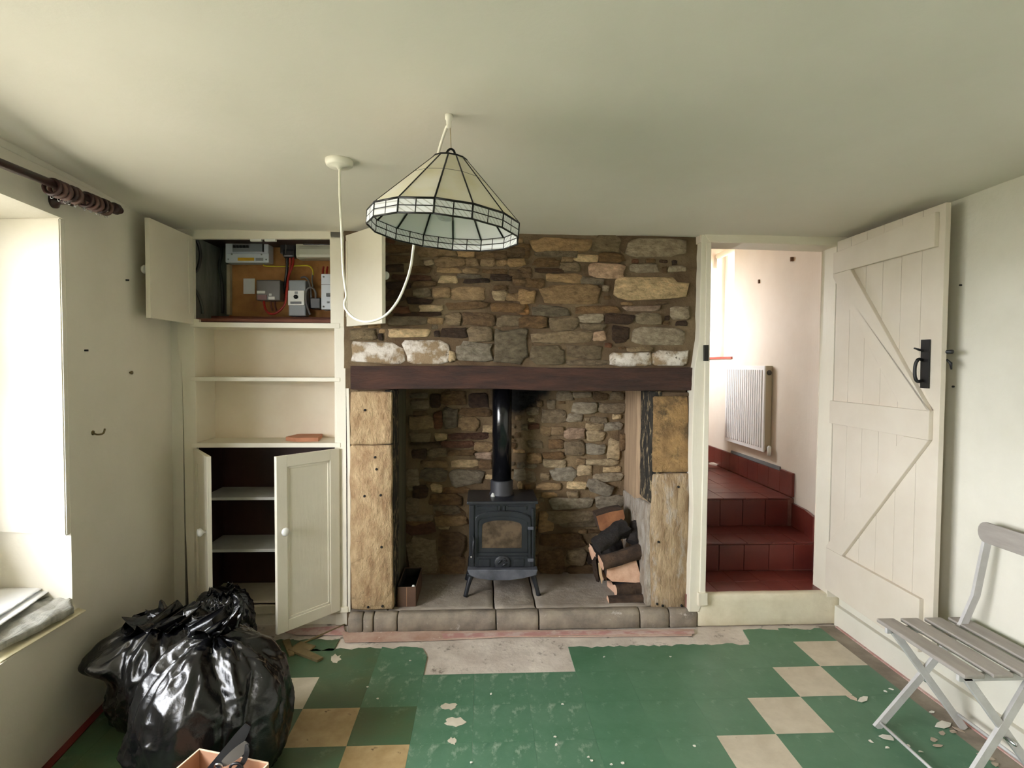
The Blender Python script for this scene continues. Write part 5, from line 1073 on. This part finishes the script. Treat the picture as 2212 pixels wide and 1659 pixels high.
ribbon('webbing', [ony(448, 1672, yb_), ony(476, 1645, yb_ + .0), ony(500, 1618, yb_ + .015), ony(520, 1590, yb_ + .035), ony(536, 1566, yb_ + .05)], .038, STRAPM, ss)
ribbon('webbing', [ony(482, 1650, yb_ - .01), ony(505, 1632, yb_), ony(522, 1618, yb_ + .01), ony(534, 1604, yb_ + .02)], .03, DGREYP, ss)
ribbon('webbing', [ony(500, 1672, yb_ - .02), ony(524, 1648, yb_ - .01), ony(533, 1625, yb_), ony(532, 1608, yb_ + .01)], .014, STRAPM, ss)
ec = ony(472, 1656, yb_ - .02); tube('eyelet', [ec + Vector((math.cos(t) * .010, -.2 * math.sin(t) * .01, math.sin(t) * .009)) for t in [2 * math.pi * k / 14 for k in range(14)]], .0035, STEEL, ss, 8, True)
ec = ony(510, 1660, yb_ - .02); tube('ring_handle', [ec + Vector((math.cos(t) * .017, 0, math.sin(t) * .015)) for t in [2 * math.pi * k / 16 for k in range(16)]], .004, STRAPM, ss, 8, True)

# ------------------------------------------------------------------ papers on the window seat
def sheet(name, label, cat, corners, m, th=.003, wav=.006, seed=0, n=14, lift=None):
    """thin sheet spanned by four corner points, rippled"""
    a, b, c, d = [Vector(q) for q in corners]; bm = bmesh.new(); T_ = []; B_2 = []
    for i in range(n + 1):
        r1, r2 = [], []
        for j in range(n + 1):
            s, t = i / n, j / n; p = a * (1 - s) * (1 - t) + b * s * (1 - t) + c * s * t + d * (1 - s) * t
            z = abs(noise.noise(Vector((s * 2.4 + seed, t * 6 + seed, seed)))) * wav + (lift(s, t) if lift else 0)
            p = p + Vector((0, 0, z)); r1.append(bm.verts.new(p + Vector((0, 0, th)))); r2.append(bm.verts.new(p))
        T_.append(r1); B_2.append(r2)
    for i in range(n):
        for j in range(n):
            bm.faces.new((T_[i][j], T_[i + 1][j], T_[i + 1][j + 1], T_[i][j + 1])); bm.faces.new((B_2[i][j], B_2[i][j + 1], B_2[i + 1][j + 1], B_2[i + 1][j]))
    for i in range(n):
        bm.faces.new((T_[i][0], B_2[i][0], B_2[i + 1][0], T_[i + 1][0])); bm.faces.new((T_[i][n], T_[i + 1][n], B_2[i + 1][n], B_2[i][n])); bm.faces.new((T_[0][i], T_[0][i + 1], B_2[0][i + 1], B_2[0][i])); bm.faces.new((T_[n][i], B_2[n][i], B_2[n][i + 1], T_[n][i + 1]))
    return tag(from_bm(name, bm, m, None, True), label, cat)
def seat(y, t, z): x, yy = lw(y, t); return (x, yy, SZ + z)
sheet('card_sheet', 'thin pale card sheet under the polythene, its corner poking past the wall', 'sheet', [onz(0, 1432, SZ + .002), onz(186, 1320, SZ + .004), onz(120, 1300, SZ + .002), onz(-120, 1380, SZ + .002)], mat('pale_card', (232, 224, 196), rough=.6), .003, .001, 1)
sheet('polythene_sheet', 'thick folded grey polythene sheet on the window seat', 'polythene', [onz(-30, 1432, SZ + .008), onz(160, 1330, SZ + .008), onz(120, 1292, SZ + .008), onz(-140, 1370, SZ + .008)], POLY, .022, .03, 4, 26, lambda s, t: .03 * math.sin(math.pi * min(1, .12 + t * .9)) * (1 - .35 * s))
sheet('paper_sheet', 'white paper with a sharp corner just under the top sheet', 'paper', [onz(-60, 1392, .535), onz(60, 1312, .53), onz(114, 1272, .532), onz(-80, 1290, .535)], PAPER, .003, .002, 9, 10)
sheet('paper_sheet', 'white folded paper sheet on top of the polythene', 'paper', [onz(-80, 1385, .545), onz(40, 1306, .541), onz(98, 1268, .542), onz(-90, 1280, .546)], PAPER, .004, .005, 7, 14)
